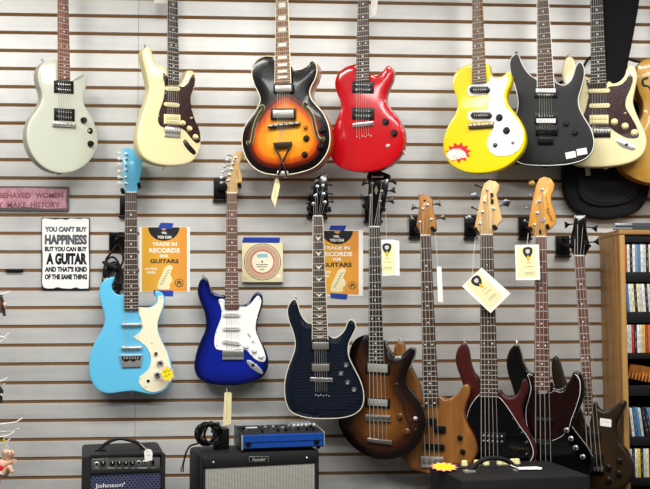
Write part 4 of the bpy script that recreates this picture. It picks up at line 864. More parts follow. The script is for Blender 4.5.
# pink sign, cut by the frame's left edge
PINK = speckle('worn_pink', '#c58a97', '#e3aab4', 40, .6, 0); f = Frame((150, 80), .008, 0, (150, 128), (0, 180, 4.25))
s2 = f.rect('wall_plaque', -148, 24, 292, 128, -.004, .002, mat('#6d6468', .6, 0, 0, .2, 60), None, 4, .001); place(s2, f, 'worn pink plaque with raised lettering at the left edge of the photo', 'sign')
f.poly('pink_field', [(-140, 32), (0, 36), (120, 33), (284, 40), (280, 80), (284, 120), (200, 122), (120, 116), (0, 118), (-140, 114)], .0015, .003, PINK, s2)
PK2 = mat('#8d5b68', .5)
for t, x0_, x1_, y0_ in (('WELL', -105, -20, 54), ('BEHAVED', -4, 130, 54), ('WOMEN', 150, 268, 54), ('RARELY', -110, 14, 94), ('MAKE', 30, 112, 94), ('HISTORY', 130, 254, 94)): f.text('lettering', t, x0_, y0_, x1_, y0_+23, .0036, PK2, s2, .03)
# black slat insert at the left
f = Frame((65, 383), .004, 0, (65, 386), (0, 180, 4.25)); place(f.rect('slot_hook', 22, 380, 95, 388, -.009, .010, BLACK, None, 0, .001), f, 'small flat black hook pushed into a wall slot left of the tin sign', 'hook')

def poster(T, rect, orange, label, tapes, rec, txts, head, emblem, lbl2):
    x0, y0, x1, y1 = rect; f = Frame(((x0+x1)/2, (y0+y1)/2), .0012, 0, ((x0+x1)/2, y1), T)
    p = f.rect('poster', x0, y0, x1, y1, -.0006, .0004, PAPER, None, 0, 0); place(p, f, label, 'poster')
    OR = burst_lr('poster_orange', '#e8b43a', '#dd8e3a'); o = f.rect('printed_panel', *orange, .0002, .0008, OR, p, 0, 0)
    cx, cy, r = rec; pts = [(cx+r*math.cos(t*math.pi/24), cy+r*.86*math.sin(t*math.pi/24)) for t in range(25)]; pts += [(cx-r*.18+.0, cy)]; pts = pts[:25]+[(cx-r*.2, cy), (cx-r*.15, cy+r*.13), (cx, cy+r*.2), (cx+r*.15, cy+r*.13), (cx+r*.2, cy)]
    f.poly('record_drawing', pts, .0006, .0011, mat('#26262b', .35), p)
    for t, r_, m in txts: f.text('lettering', t, *r_, .0014, m, p, .036)
    f.poly('headstock_drawing', head, .0006, .0011, mat('#eee3b4', .6), p, 3)
    hx = [q[0] for q in head]; hy = [q[1] for q in head]; w, h = max(hx)-min(hx), max(hy)-min(hy)
    bm = bmesh.new()
    for i in range(6):
        a_, b_ = f.L(min(hx)+w*(.12+.11*i*.9), max(hy)-h*(.18+.115*i), .0014), f.L(min(hx)+w*(.34+.11*i*.9), max(hy)-h*(.24+.115*i), .0014); tube(bm, [a_, b_], .0011, 5)
    put('drawn_tuners', bm, mat('#5b5548', .6), p)
    ex, ey, er = emblem; e = f.knob('round_emblem', ex, ey, er, .0006, .0006, mat('#4a3218', .6), p); f.knob('emblem_ring', ex, ey, er*.82, .0012, .0003, mat('#d99a40', .6), e)
    f.poly('emblem_figure', [(ex-er*.5, ey+er*.5), (ex-er*.45, ey-er*.1), (ex-er*.2, ey-er*.5), (ex+er*.2, ey-er*.5), (ex+er*.45, ey-er*.1), (ex+er*.5, ey+er*.5), (ex+er*.2, ey+er*.4), (ex+er*.22, ey), (ex-er*.1, ey-er*.1), (ex-er*.2, ey+er*.4)], .0014, .0017, mat('#3c2814', .6), e)
    for t, lb in zip(tapes, lbl2):
        q = f.poly('tape_strip', t, -.0011, .0014, mat('#1f3f9e', .55), None); place(q, f, lb, 'tape')
    return p
def burst_lr(name, c1, c2):
    m, nt, b = base(name); b.inputs['Roughness'].default_value = .6
    tc = nt.nodes.new('ShaderNodeTexCoord'); sp = nt.nodes.new('ShaderNodeSeparateXYZ'); mr = nt.nodes.new('ShaderNodeMapRange'); mr.inputs['From Min'].default_value = -.11; mr.inputs['From Max'].default_value = .11
    mx = nt.nodes.new('ShaderNodeMixRGB'); mx.inputs[1].default_value = lin(c1); mx.inputs[2].default_value = lin(c2)
    nt.links.new(tc.outputs['Object'], sp.inputs[0]); nt.links.new(sp.outputs['X'], mr.inputs['Value']); nt.links.new(mr.outputs[0], mx.inputs[0]); nt.links.new(mx.outputs[0], b.inputs['Base Color']); return m
WI = mat('#fbf6ea', .6); DK = mat('#3a2a1c', .6)
T1 = (130, 215, 5.757); T2 = (315, 220, 5.745)
H1 = [(162, 425), (160, 400), (168, 375), (180, 350), (190, 325), (202, 303), (222, 290), (240, 292), (246, 305), (236, 325), (232, 345), (243, 365), (242, 385), (228, 400), (225, 425)]
poster(T1, (54, 70, 345, 444), (68, 71, 328, 440), 'orange record trade-in poster taped up beside the neck of the sky blue guitar', [[(178, 44), (250, 47), (240, 80), (158, 77)], [(134, 433), (250, 435), (247, 466), (140, 464)]], (195, 71, 90),
       (('YES,', (180, 97, 213, 111), WI), ('YOU CAN', (158, 119, 238, 136), WI), ('TRADE IN', (128, 158, 270, 178), WI), ('RECORDS', (110, 191, 286, 217), WI), ('FOR', (172, 228, 222, 246), WI), ('GUITARS', (116, 254, 280, 278), DK), ('OR VICE', (86, 303, 156, 317), WI), ('VERSA', (92, 324, 150, 338), WI)), H1, (283, 391, 25),
       ('blue tape on the top edge of the poster beside the sky blue guitar', 'blue tape on the bottom edge of the poster beside the sky blue guitar'))
sh = lambda pts, dx, dy, k=1: [(x*k+dx, y*k+dy) for x, y in pts]
H2 = sh([(92, 412), (92, 385), (100, 360), (112, 335), (122, 310), (134, 290), (152, 278), (172, 280), (178, 292), (168, 312), (162, 332), (175, 352), (174, 375), (160, 390), (156, 412)], 0, 0)
poster(T2, (-12, 58, 276, 436), (2, 62, 251, 428), 'orange record trade-in poster half hidden behind the neck of the flamed guitar', [[(90, 31), (180, 32), (168, 62), (80, 58)], [(86, 420), (188, 427), (182, 456), (92, 448)]], (128, 62, 90),
       (('YES,', (103, 88, 142, 103), WI), ('YOU CAN', (85, 108, 166, 124), WI), ('TRADE IN', (48, 150, 200, 170), WI), ('RECORDS', (34, 183, 214, 208), WI), ('FOR', (104, 217, 152, 235), WI), ('GUITARS', (38, 244, 212, 270), DK), ('OR VICE', (14, 293, 90, 307), WI), ('VERSA', (22, 315, 84, 329), WI)), H2, (215, 376, 24),
       ('blue tape on the top edge of the poster beside the flamed guitar', 'blue tape on the bottom edge of the poster beside the flamed guitar'))
# record sleeve
T3 = (235, 230, 8.15); f = Frame((225, 265), .022, 0, (225, 430), T3)
s3 = f.rect('record_sleeve', 56, 100, 392, 425, -.020, .002, mat('#e9dfb6', .5, 0, 0, .03), None, 0, .002); place(s3, f, 'cream square record sleeve with ring design hung right of the royal blue guitar neck', 'record')
def ringp(name, r0, r1, m, h):
    bm = bmesh.new(); c = f.L(224, 260, h); k = f.mpp
    lathe(bm, [(r0*k, 0), (r0*k, .0004), (r1*k, .0004), (r1*k, 0)], 48, Matrix.Translation((c.x, -h, c.z))); return put(name, bm, m, s3)
ringp('printed_ring', 150, 144, mat('#5a5a30', .5), .002); ringp('printed_ring', 138, 92, mat('#cfa08e', .5), .002); ringp('printed_ring', 132, 126, mat('#b8a58c', .5), .0023); ringp('printed_ring', 118, 114, mat('#bfae96', .5), .0023); ringp('printed_ring', 97, 89, mat('#b3563e', .5), .0023); ringp('printed_ring', 88, 0, mat('#f0e8cc', .5), .002)
f.poly('printed_title', [(178, 198), (262, 192), (268, 222), (182, 226)], .002, .0027, mat('#8fbccb', .5), s3)
for x0, x1, y in ((172, 272, 282), (180, 266, 300), (202, 246, 322)):
    for i in range(int((x1-x0)/10)): f.rect('printed_words', x0+i*10, y-4, x0+i*10+7, y+4, .002, .0028, mat('#4d4a3a', .6), s3, 0, 0)
f.knob('spindle_hole', 221, 259, 8, .0024, .0004, mat('#3a3a30', .6), s3)
for pts in ([(70, 372), (96, 400), (84, 410), (66, 384)], [(335, 375), (362, 358), (380, 378), (358, 392)]): f.poly('sticker', pts, .002, .0026, mat('#f0ede2', .5) if pts[0][0] > 200 else mat('#cdbf8c', .6), s3)
place(f.poly('tape_strip', [(70, 60), (368, 62), (362, 105), (56, 103)], .0022, .003, mat('#1f38a0', .55), None), f, 'long blue tape across the top of the cream record sleeve', 'tape')

# ------------------------------------------------------------------ paper tags hanging off the guitars
def paper_tag(label, T, pts, depth, a, string, shop=None, m=PAPER, hole=None, lines=None):
    cx = sum(p[0] for p in pts)/len(pts); by = max(p[1] for p in pts); cy = sum(p[1] for p in pts)/len(pts)
    f = Frame((cx, cy), depth, a, (cx, by), T); o = f.poly('price_tag', pts, -.0005, .0005, m, None); place(o, f, label, 'price tag')
    if string: f.wire('tag_string', string, .0007, mat('#e8e6de', .7), o, 3)
    if hole: f.knob('tag_hole', *hole, 3 if T[2] > 3 else .8, .0004, .0003, mat('#3a3428', .6), o)
    if shop:
        c, s_, rot, yb = shop; R = lambda x, y: (c[0]+s_*(x*math.cos(rot)-y*math.sin(rot)), c[1]+s_*(x*math.sin(rot)+y*math.cos(rot)))
        f.poly('yellow_print', [R(yb[0], yb[1]), R(yb[2], yb[1]), R(yb[2], yb[3]), R(yb[0], yb[3])], .0004, .0008, mat('#eee6b4', .7), o)
        f.poly('plectrum_logo', [R(*p) for p in ((-.38, -.78), (0, -.92), (.38, -.78), (.4, -.4), (.2, -.05), (0, .05), (-.2, -.05), (-.4, -.4))], .0007, .0012, mat('#2b2b2e', .5), o, 3)
        f.poly('plectrum_face', [R(*p) for p in ((-.15, -.68), (.15, -.68), (.18, -.45), (0, -.3), (-.18, -.45))], .001, .0015, mat('#c9c9c4', .5), o, 2)
        f.poly('neck_drawing', [R(*p) for p in ((-.06, -.15), (.08, -.15), (.14, .25), (.02, .3), (-.12, .22))], .001, .0016, mat('#e6b820', .5), o)
        for y, x0, x1 in ((.5, -.2, .25), (.85, -.3, .4), (1.35, -.35, .45), (1.5, -.35, .45)):
            f.wire('tag_writing', [(*R(x0, y), .001), (*R((x0+x1)/2, y-.04), .001), (*R(x1, y), .001)], .0006, mat('#5d5c50', .6), o, 2)
    if lines:
        for ln in lines: f.wire('tag_writing', [(x, y, .0008) for x, y in ln], .0005, mat('#8a8676', .6), o, 2)
    return o
T72 = (260, 165, 7.222); TG37 = (370, 200, 4.45); TG45 = (455, 225, 4.89)
MAN = mat('#e3d7a8', .7)
paper_tag('cream tag dangling below the sunburst archtop guitar', T72, [(120, 78), (130, 84), (145, 148), (110, 305), (80, 240), (112, 92)], .19, 0, [(122, 90, .001), (130, 74, .004), (150, 58, .012)], m=MAN, hole=(126, 118), lines=[[(108, 160), (112, 200), (100, 240)]])
paper_tag('white two-leaf shop tag hanging from the sunburst bass headstock', TG37, [(50, 178), (98, 176), (130, 182), (132, 338), (110, 334), (54, 338)], .17, 0, [(73, 185, .001), (72, 120, .0), (70, 40, .0)], ((75, 236), 48, 0, (-.4, -.9, .78, 1.9)))
paper_tag('thin folded white tag hanging beside the natural wood bass neck', TG37, [(297, 294), (318, 298), (325, 455), (303, 452)], .17, 0, [(300, 300, .001), (297, 220, 0), (290, 145, -.01)])
paper_tag('tilted white shop tag lying across the dark red bass neck', TG45, [(130, 208), (272, 335), (174, 431), (34, 300)], .245, 0, [(84, 252, .001), (90, 160, -.004), (100, 60, -.02)], ((125, 294), 58, math.radians(-43), (-.85, -.9, .72, 2.0)))
paper_tag('upright white shop tag in front of the black bass neck', TG45, [(293, 98), (410, 95), (417, 268), (298, 270)], .25, 0, [(352, 110, .001), (355, 70, -.004), (358, 40, -.02)], ((357, 158), 56, math.radians(-3), (-.95, -.9, .68, 1.75)))
paper_tag('long cream tag dangling below the royal blue guitar', (200, 391, 4.992), [(122, 8), (140, 5), (158, 10), (155, 165), (114, 176)], .085, -2, [(138, 18, .001), (134, -2, .0), (132, -14, -.01)], m=MAN, hole=(140, 14), lines=[[(134, 50), (136, 90), (132, 140)]])
paper_tag('white tag cut off at the top of the photo beside the cream guitar neck', IDT, [(155, -16), (167, -15), (167.5, 3.5), (154, 3)], .12, 20, None)
paper_tag('small white tag cut off at the top of the photo beside the red guitar neck', IDT, [(371, -10), (379, -8), (376, 15), (371, 17)], .19, 0, None)

# ------------------------------------------------------------------ raised plinth, amplifiers
PZ = .42
bm = bmesh.new(); box(bm, XW0+.02, XW1-.02, -.95, -.002, 0, PZ, .004); struct('trim_1', bm, mat('#3a3836', .7))
TOLEX = mat('#17171a', .55, 0, 0, .12, 300, .5)
def amp_frame(fr, a, T=IDT):
    """fr: px of the front's top left and top right corner, and the front's distance from the wall"""
    return Frame(((fr[0]+fr[2])/2, (fr[1]+fr[3])/2), fr[4], a, ((fr[0]+fr[2])/2, (fr[1]+fr[3])/2), T)
def cab(f, x0, x1, ytop, dep, m, bev=.012, name='cabinet'):
    l, r = f.uv(x0, ytop), f.uv(x1, ytop); zt = l.y; zb = PZ+.012-f.loc.z
    f.l, f.r, f.zt, f.zb = l.x, r.x, zt, zb
    return l.x, r.x, zt, zb
# --- small practice amp
TJ2 = (75, 425, 6.5)
f = amp_frame((82.4, 454.5, 165.5, 453.2, .47), 10)
f.T = TJ2; f.mpp = f.mpp*1/6.5
x0, x1, zt, zb = cab(f, 48, 588, 195, .16, TOLEX)
# root at its base
base_ = f.loc+Vector((0, 0, zb)); f.loc = base_; x0, x1 = f.uv(48, 195).x, f.uv(588, 195).x; zt = f.uv(320, 195).y
root = tag(empty('guitar_amplifier', (base_.x, base_.y, PZ), f.a), 'small black practice amplifier with grey control panel below the sky blue guitar', 'amplifier'); f.loc = Vector((base_.x, base_.y, PZ))
zt = f.uv(320, 195).y; zb = 0
bm = bmesh.new()
q = [Vector((x0+.012, .004)), Vector((x1-.012, .004)), Vector((x1, zt-.02)), Vector((x1-.012, zt)), Vector((x0+.012, zt)), Vector((x0, zt-.02))]
box(bm, x0, x1, .008, .35, .012, zt, .014); put('cabinet', bm, TOLEX, root)
bm = bmesh.new()
zp0, zp1 = f.uv(0, 300).y, f.uv(0, 208).y; gx0, gx1 = f.uv(100, 300).x, f.uv(558, 300).x; zg = f.uv(0, 330).y
for a_ in ((x0, gx0, .012, zt), (gx1, x1, .012, zt), (gx0-.002, gx1+.002, zp1, zt), (gx0-.002, gx1+.002, zg, zp0), (gx0-.002, gx1+.002, .012, .04)): box(bm, a_[0], a_[1], -.004, .012, a_[2], a_[3], .004)
put('front_frame', bm, TOLEX, root)
pn = f.rect('control_panel', 104, 210, 552, 294, -.006, -.001, mat('#6d6f6c', .4, .5), root, -2, .001)
for x in (183, 245, 290, 332, 374): k = f.knob('control_knob', x, 250-(x-183)*.012, 17, -.001, .013, BLACK, pn, 'hat'); f.rect('knob_pointer', x-2, 236, x+2, 250, .012, .0125, PEARL, k, 0, 0)
for x, r_, t in ((140, 17, 'hat'), (415, 15, 'hat'), (453, 15, 'hat')):
    k = f.knob('jack_socket', x, 257-(x-140)*.04, r_, -.001, .004, mat('#cfcfcc', .3, .8), pn); f.knob('socket_hole', x, 256-(x-140)*.04, 9, .003, .0006, BLACK, k)
f.rect('power_switch', 500, 228, 516, 258, -.001, .005, BLACK, pn, 0, .001); f.text('panel_lettering', 'Standard 15', 112, 215, 212, 226, -.0005, PEARL, pn, .01)
for x0_, x1_ in ((128, 155), (210, 262), (280, 300), (322, 345), (365, 385), (405, 468), (498, 525)): f.rect('panel_caption', x0_, 277, x1_, 281, -.001, -.0006, mat('#c9c9c4', .5), pn, 0, 0)
def hexgrille():
    m, nt, b = base('hex_grille'); b.inputs['Roughness'].default_value = .5; b.inputs['Metallic'].default_value = .3
    tc = nt.nodes.new('ShaderNodeTexCoord'); sp = nt.nodes.new('ShaderNodeSeparateXYZ'); nt.links.new(tc.outputs['Object'], sp.inputs[0])
    def M_(op, a, b_=None):
        n = nt.nodes.new('ShaderNodeMath'); n.operation = op
        for i, v in enumerate((a, b_)):
            if v is None: continue
            if isinstance(v, (int, float)): n.inputs[i].default_value = v
            else: nt.links.new(v, n.inputs[i])
        return n.outputs[0]
    P_ = .0135; u = M_('DIVIDE', sp.outputs['X'], P_); v = M_('DIVIDE', sp.outputs['Z'], P_*.62); par = M_('MULTIPLY', M_('FLOORED_MODULO', M_('FLOOR', v), 2), .5)
    fx = M_('SUBTRACT', M_('FRACT', M_('ADD', u, par)), .5); fz = M_('MULTIPLY', M_('SUBTRACT', M_('FRACT', v), .5), .75); d = M_('SQRT', M_('ADD', M_('MULTIPLY', fx, fx), M_('MULTIPLY', fz, fz)))
    cr = nt.nodes.new('ShaderNodeValToRGB'); cr.color_ramp.elements[0].position = .26; cr.color_ramp.elements[1].position = .31; cr.color_ramp.elements[0].color = lin('#0d0e14'); cr.color_ramp.elements[1].color = lin('#4a5070')
    nt.links.new(d, cr.inputs[0]); nt.links.new(cr.outputs[0], b.inputs['Base Color']); return m
bm = bmesh.new(); box(bm, gx0, gx1, 0, .009, .03, zg, .001); gr = put('speaker_grille', bm, hexgrille(), root)
f.text('maker_lettering', 'Johnson', 130, 374, 312, 418, .001, mat('#e8e8ea', .4), gr, .012)
f.knob('trademark_dot', 320, 380, 5, .0, .001, mat('#e8e8ea', .4), gr)
# top handle
W = f.uv(290, 120)
def top3(x, y, dy): q_ = f.uv(x, y, -dy); return Vector((q_.x, dy, q_.y))
bm = bmesh.new(); tube(bm, spline([top3(150, 152, .14)-Vector((0, 0, .010)), top3(190, 128, .14), top3(240, 100, .14), top3(295, 88, .14), top3(350, 98, .14), top3(405, 116, .14), top3(445, 140, .14)-Vector((0, 0, .010))], 4), .0065, 8); hd = put('carry_handle', bm, RUBBER, root)
for x in (165, 455): q_ = top3(x, 148, .14); bm = bmesh.new(); box(bm, q_.x-.02, q_.x+.02, .125, .155, zt-.002, zt+.006, .002); put('handle_mount', bm, BLACK, hd)
for x in (70, 540):
    bm = bmesh.new(); q_ = f.uv(x, 195).x; box(bm, q_-.015, q_+.015, .03, .15, 0, .013, .002); put('foot', bm, RUBBER, root)
paper_tag('small white tag tied to the handle of the small practice amplifier', TJ2, [(449, 172), (468, 155), (492, 158), (504, 176), (502, 228), (455, 240)], .488, 10, [(470, 168, .002), (445, 140, -.05), (422, 120, -.145)], hole=(470, 170), lines=[[(462, 200), (475, 196), (492, 198)]])

# --- tweed-grille combo amp
TF2 = (175, 415, 6.5)
f = amp_frame((200.5, 452.0, 319, 449.8, .38), 13); f.T = TF2; f.mpp /= 6.5
f.loc = Vector((f.loc.x, f.loc.y, PZ)); x0, x1 = f.uv(158, 245).x, f.uv(942, 228).x; zt = f.uv(550, 240).y
root = tag(empty('guitar_amplifier', f.loc, f.a), 'black combo amplifier with silver cloth grille and blue recorder on top', 'amplifier')
bm = bmesh.new(); box(bm, x0, x1, .0, .235, .012, zt, .016); put('cabinet', bm, TOLEX, root)
gx0, gx1 = f.uv(195, 340).x, f.uv(908, 330).x; zg = f.uv(550, 330).y
bm = bmesh.new(); box(bm, gx0, gx1, -.004, .01, .05, zg, .004); put('grille_cloth', bm, weave('silver_cloth', '#4d4c48', '#b9b7ad', 55, 75), root)
bm = bmesh.new()
for a_ in ((x0+.012, x1-.012, zg, zt-.012), (x0+.012, gx0, .05, zg), (gx1, x1-.012, .05, zg), (x0+.012, x1-.012, .016, .05)): box(bm, a_[0], a_[1], -.007, .005, a_[2], a_[3], .004)
put('baffle_frame', bm, TOLEX, root)
bd = f.rect('maker_badge', 481, 270, 610, 308, .006, .010, mat('#b9b9b6', .3, .9), root, -2, .001); f.rect('badge_field', 487, 274, 604, 304, .009, .0106, BLACK, bd, -2, 0)
f.text('maker_lettering', 'Fender', 500, 275, 594, 302, .0108, mat('#dededb', .3, .6), bd, .015, .25)
for x, y in ((250, 308), (858, 279)): f.knob('chrome_screw', x, y, 8, .006, .003, CHROME, root, 'dome')
for x in (x0+.05, x1-.05):
    bm = bmesh.new(); box(bm, x-.02, x+.02, .03, .2, 0, .013, .002); put('foot', bm, RUBBER, root)
famp = f; famp_zt = PZ+zt

# --- blue recorder lying on it
TR = (225, 415, 5.909); zt_w = famp_zt
f = Frame((340, 165), .355, 10, (340, 210), TR)
f.loc = Vector((f.loc.x, f.loc.y, zt_w)); root = tag(empty('digital_recorder', f.loc, f.a), 'blue multitrack recorder with black control top lying on the combo amplifier', 'recorder')
a_, b_ = f.uv(97, 210), f.uv(588, 188); c_, d_ = f.uv(97, 122), f.uv(588, 102); L_ = b_.x-a_.x; H_ = (c_.y-a_.y)
BLUEM = mat('#2257b8', .3, .4, .2); H_ = .062; ax, bx = a_.x, b_.x; f_ = .010
def wedge(bm, x0, x1, pr):
    vs = [[bm.verts.new((x, y, z)) for y, z in pr] for x in (x0, x1)]; n = len(pr); bm.faces.new(vs[0]); bm.faces.new(vs[1])
    for k in range(n): bm.faces.new((vs[0][k], vs[0][(k+1) % n], vs[1][(k+1) % n], vs[1][k]))
bm = bmesh.new(); wedge(bm, ax+.004, bx-.004, [(0, f_), (0, H_-.004), (.006, H_), (.175, H_+.016), (.18, H_+.012), (.18, f_)]); put('shell', bm, mat('#1c1d20', .45, .2), root)
bm = bmesh.new(); wedge(bm, ax+.005, bx-.005, [(-.003, f_+.004), (-.003, H_-.003), (.001, H_), (.001, f_+.004)]); fb_ = put('front_panel', bm, BLUEM, root)
bm = bmesh.new(); box(bm, ax+.006, bx-.006, -.0055, -.003, H_*.58, H_*.62, .0008); put('panel_ridge', bm, mat('#173f8c', .4, .3), fb_)
for x in (137, 540):
    q_ = f.uv(x, 180); bm = bmesh.new(); lathe(bm, [(.011, 0), (.011, .002), (.005, .003), (.004, .001), (0, .001)], 16, Matrix.Translation((q_.x, -.003, H_*.42+f_*.3))); put('headphone_socket' if x < 200 else 'jack_socket', bm, BLACK, fb_)
for xa in (ax, bx-.004):
    bm = bmesh.new(); wedge(bm, xa, xa+.004, [(-.006, f_-.002), (-.006, H_+.001), (.0, H_+.004), (.18, H_+.02), (.184, f_-.002)]); put('side_cheek', bm, mat('#b8bac0', .35, .6) if xa > 0 else mat('#3a3b3e', .4, .5), root)
bm = bmesh.new(); box(bm, ax-.001, ax+.005, -.0075, -.004, f_-.002, H_+.001, .0005); put('cheek_edge', bm, mat('#c9cad0', .35, .6), root)
def topz(y): return H_+.016*y/.175
rr = random.Random(3)
for i, (u_, y) in enumerate(((.08, .05), (.08, .10), (.27, .04), (.38, .05), (.47, .05), (.56, .05), (.65, .05), (.73, .07), (.82, .05), (.82, .1), (.9, .05), (.9, .1))):
    x = ax+(bx-ax)*u_; bm = bmesh.new(); R_ = .008 if u_ < .2 else .006; tube(bm, [(x, y, topz(y)-.002), (x, y, topz(y)+.010), (x, y, topz(y)+.012)], [R_, R_*.85, R_*.5], 12); put('control_knob', bm, BLACK if i % 3 else mat('#6d6e72', .3, .8), root)
for i in range(8):
    x = ax+(bx-ax)*(.3+.05*i); bm = bmesh.new(); box(bm, x-.0012, x+.0012, .08, .15, topz(.1), topz(.15)+.0006); put('fader_slot', bm, mat('#55565a', .5), root)
    y = .09+rr.random()*.05; bm = bmesh.new(); box(bm, x-.005, x+.005, y-.006, y+.006, topz(y), topz(y)+.009, .0015); put('fader_cap', bm, mat('#8f9196', .4) if i % 2 else mat('#2a2b2e', .4), root)
bm = bmesh.new(); x = ax+(bx-ax)*.68; wedge(bm, x, bx-.02, [(.13, topz(.13)), (.13, topz(.13)+.008), (.168, topz(.168)+.012), (.168, topz(.168))]); put('display_panel', bm, mat('#9aa0a4', .3, .5), root)
for i in range(6):
    xx = x+.006+i*.016; bm = bmesh.new(); box(bm, xx, xx+.010, .125, .132, topz(.13)+.001, topz(.13)+.010, .001); put('display_key', bm, mat('#d8d8d8', .4), root)
bm = bmesh.new(); x = ax+(bx-ax)*.1; wedge(bm, x, x+.05, [(.12, topz(.12)+.0006), (.12, topz(.12)+.0016), (.14, topz(.14)+.0016), (.14, topz(.14)+.0006)]); put('maker_plate', bm, mat('#c9ccd0', .4), root)
for xx in (ax+.02, bx-.02):
    for y in (.02, .16): bm = bmesh.new(); tube(bm, [(xx, y, 0), (xx, y, f_+.001)], .008, 10); put('foot', bm, RUBBER, root)

# --- power adaptor with its cable, left of the recorder
TAd = (175, 415, 6.5); f = Frame((300, 170), .30, 8, (300, 228), TAd); f.loc = Vector((f.loc.x, f.loc.y, zt_w))
root = tag(empty('power_adapter', f.loc, f.a), 'black power adaptor with coiled cable sitting on the left of the combo amplifier', 'power adaptor')
a_, b_ = f.uv(262, 228), f.uv(350, 125); bm = bmesh.new(); box(bm, a_.x-.003, b_.x+.002, 0, .085, 0, .078, .006); put('adapter_brick', bm, BLACK, root)
bm = bmesh.new(); rr = random.Random(11); pts = []
for i in range(76):
    t = i/75; an = t*2*math.pi*9.5; cx_ = 215-30*math.sin(t*9); pts.append(f.L(cx_+62*math.cos(an)*(.8+.3*rr.random())+8, 122+72*math.sin(an)*(.85+.2*rr.random()), .002+.034*math.sin(i*1.7)))
pts = [Vector((p.x, p.y, max(p.z, .008))) for p in pts]; tube(bm, spline(pts, 4), .0042, 7); put('coiled_cable', bm, RUBBER, root)
bm = bmesh.new()
for k, (xa, ya, xb, yb) in enumerate(((285, 55, 262, 75), (240, 48, 215, 70), (265, 80, 245, 110))): tube(bm, [f.L(xa, ya, .01), f.L((xa+xb)/2-8, (ya+yb)/2, .016), f.L(xb, yb, .01)], .0075, 8)
put('cable_loop_end', bm, RUBBER, root)
pl = [f.L(150, 185, .02), f.L(120, 193, .04), f.L(95, 205, .075), f.L(72, 245, .085), f.L(58, 300, .085), f.L(50, 335, .085)]
bm = bmesh.new(); tube(bm, spline(pl, 5), .0036, 7); put('hanging_lead', bm, RUBBER, root)
bm = bmesh.new(); tube(bm, [pl[-1], f.L(48, 345, .085), f.L(46, 370, .085)], [.005, .0065, .006], 9); p_ = put('plug', bm, RUBBER, root)
bm = bmesh.new(); tube(bm, [f.L(47, 340, .0915), f.L(46, 372, .0915)], .0026, 8); put('plug_tip', bm, CHROME, p_)

# --- bass combo at the right, seen from slightly above
TB2 = (420, 425, 3.611); f = Frame((380, 190), .68, 7, (380, 190), TB2); f.loc = Vector((f.loc.x, f.loc.y, PZ))
x0, x1 = f.uv(146, 192).x, f.uv(617, 186).x; zt = f.uv(380, 190).y
root = tag(empty('bass_amplifier', f.loc, f.a), 'large black amplifier with cream top knobs standing below the dark red bass', 'amplifier')
bm = bmesh.new(); box(bm, x0, x1, 0, .37, .012, zt, .012); put('cabinet', bm, TOLEX, root)
bm = bmesh.new(); box(bm, x0+.03, x1-.03, -.006, .01, .04, zt-.06, .004); put('speaker_grille', bm, weave('black_cloth', '#0c0c0d', '#222225', 60, 60), root)
bm = bmesh.new(); box(bm, x0+.03, x1-.16, .24, .345, zt-.002, zt+.004, .002); pn = put('control_panel', bm, mat('#26262a', .4, .3), root)
def tp3(x, y):                      # a point on the cabinet's top
    return f.local(on_plane(*f.P(x, y), Vector((0, 0, PZ+zt)), Vector((0, 0, 1))))
for i, x in enumerate((148, 195, 232, 285, 310, 335, 352)):
    q_ = tp3(x, 143); bm = bmesh.new(); tube(bm, [(q_.x, .29, zt+.003), (q_.x, .29, zt+.008), (q_.x, .29, zt+.02), (q_.x, .29, zt+.022)], [.013, .0125, .0105, .007], 14); put('control_knob', bm, CREAM, pn)
bm = bmesh.new(); hp = [tp3(236, 158), tp3(262, 138), tp3(300, 118), tp3(345, 118), tp3(385, 135), tp3(415, 158)]; xs_ = [f.uv(x, 150).x for x in (232, 262, 300, 345, 385, 415)]
tube(bm, spline([Vector((x, .16, zt+z)) for x, z in zip(xs_, (-.004, .028, .045, .045, .030, -.004))], 5), .009, 9); hd = put('carry_handle', bm, RUBBER, root)
for x in (xs_[0], xs_[-1]): bm = bmesh.new(); box(bm, x-.02, x+.02, .145, .175, zt-.002, zt+.007, .002); put('handle_bracket', bm, CHROME, hd)
for x in (x0+.06, x1-.06): bm = bmesh.new(); box(bm, x-.02, x+.02, .03, .27, 0, .013, .002); put('foot', bm, RUBBER, root)
tt = PZ+zt
# starburst ticket lying on it
c0 = on_plane(*f.P(152, 155), Vector((0, 0, tt)), Vector((0, 0, 1))); st = []
for i in range(24):
    an = 2*math.pi*i/24; r = 1 if i % 2 else .74; st.append(Vector((.054*r*math.cos(an), .046*r*math.sin(an))))
def flat(name, q, h0, h1, m, par=None):
    bm = bmesh.new(); prism(bm, q, h0, h1)
    for v in bm.verts: v.co = Vector((v.co.x, v.co.z, -v.co.y))
    return put(name, bm, m, par)
o = tag(flat('starburst_ticket', st, .0005, .0015, mat('#e58a8a', .6)), 'yellow starburst price ticket lying on the large black amplifier', 'price tag'); o.location = f.loc+f.u*f.uv(150, 150).x-f.n*.20+Vector((0, 0, zt+.014)); o.rotation_euler = (math.radians(13), 0, f.a)
flat('ticket_face', [p*.84 for p in st], .0014, .002, mat('#f2e21a', .6), o)
for k in range(3): flat('ticket_writing', [Vector((-.035+.006*k, .012-.014*k)), Vector((.03, .014-.014*k)), Vector((.03, .017-.014*k)), Vector((-.035+.006*k, .015-.014*k))], .002, .0024, mat('#6a6430', .6), o)
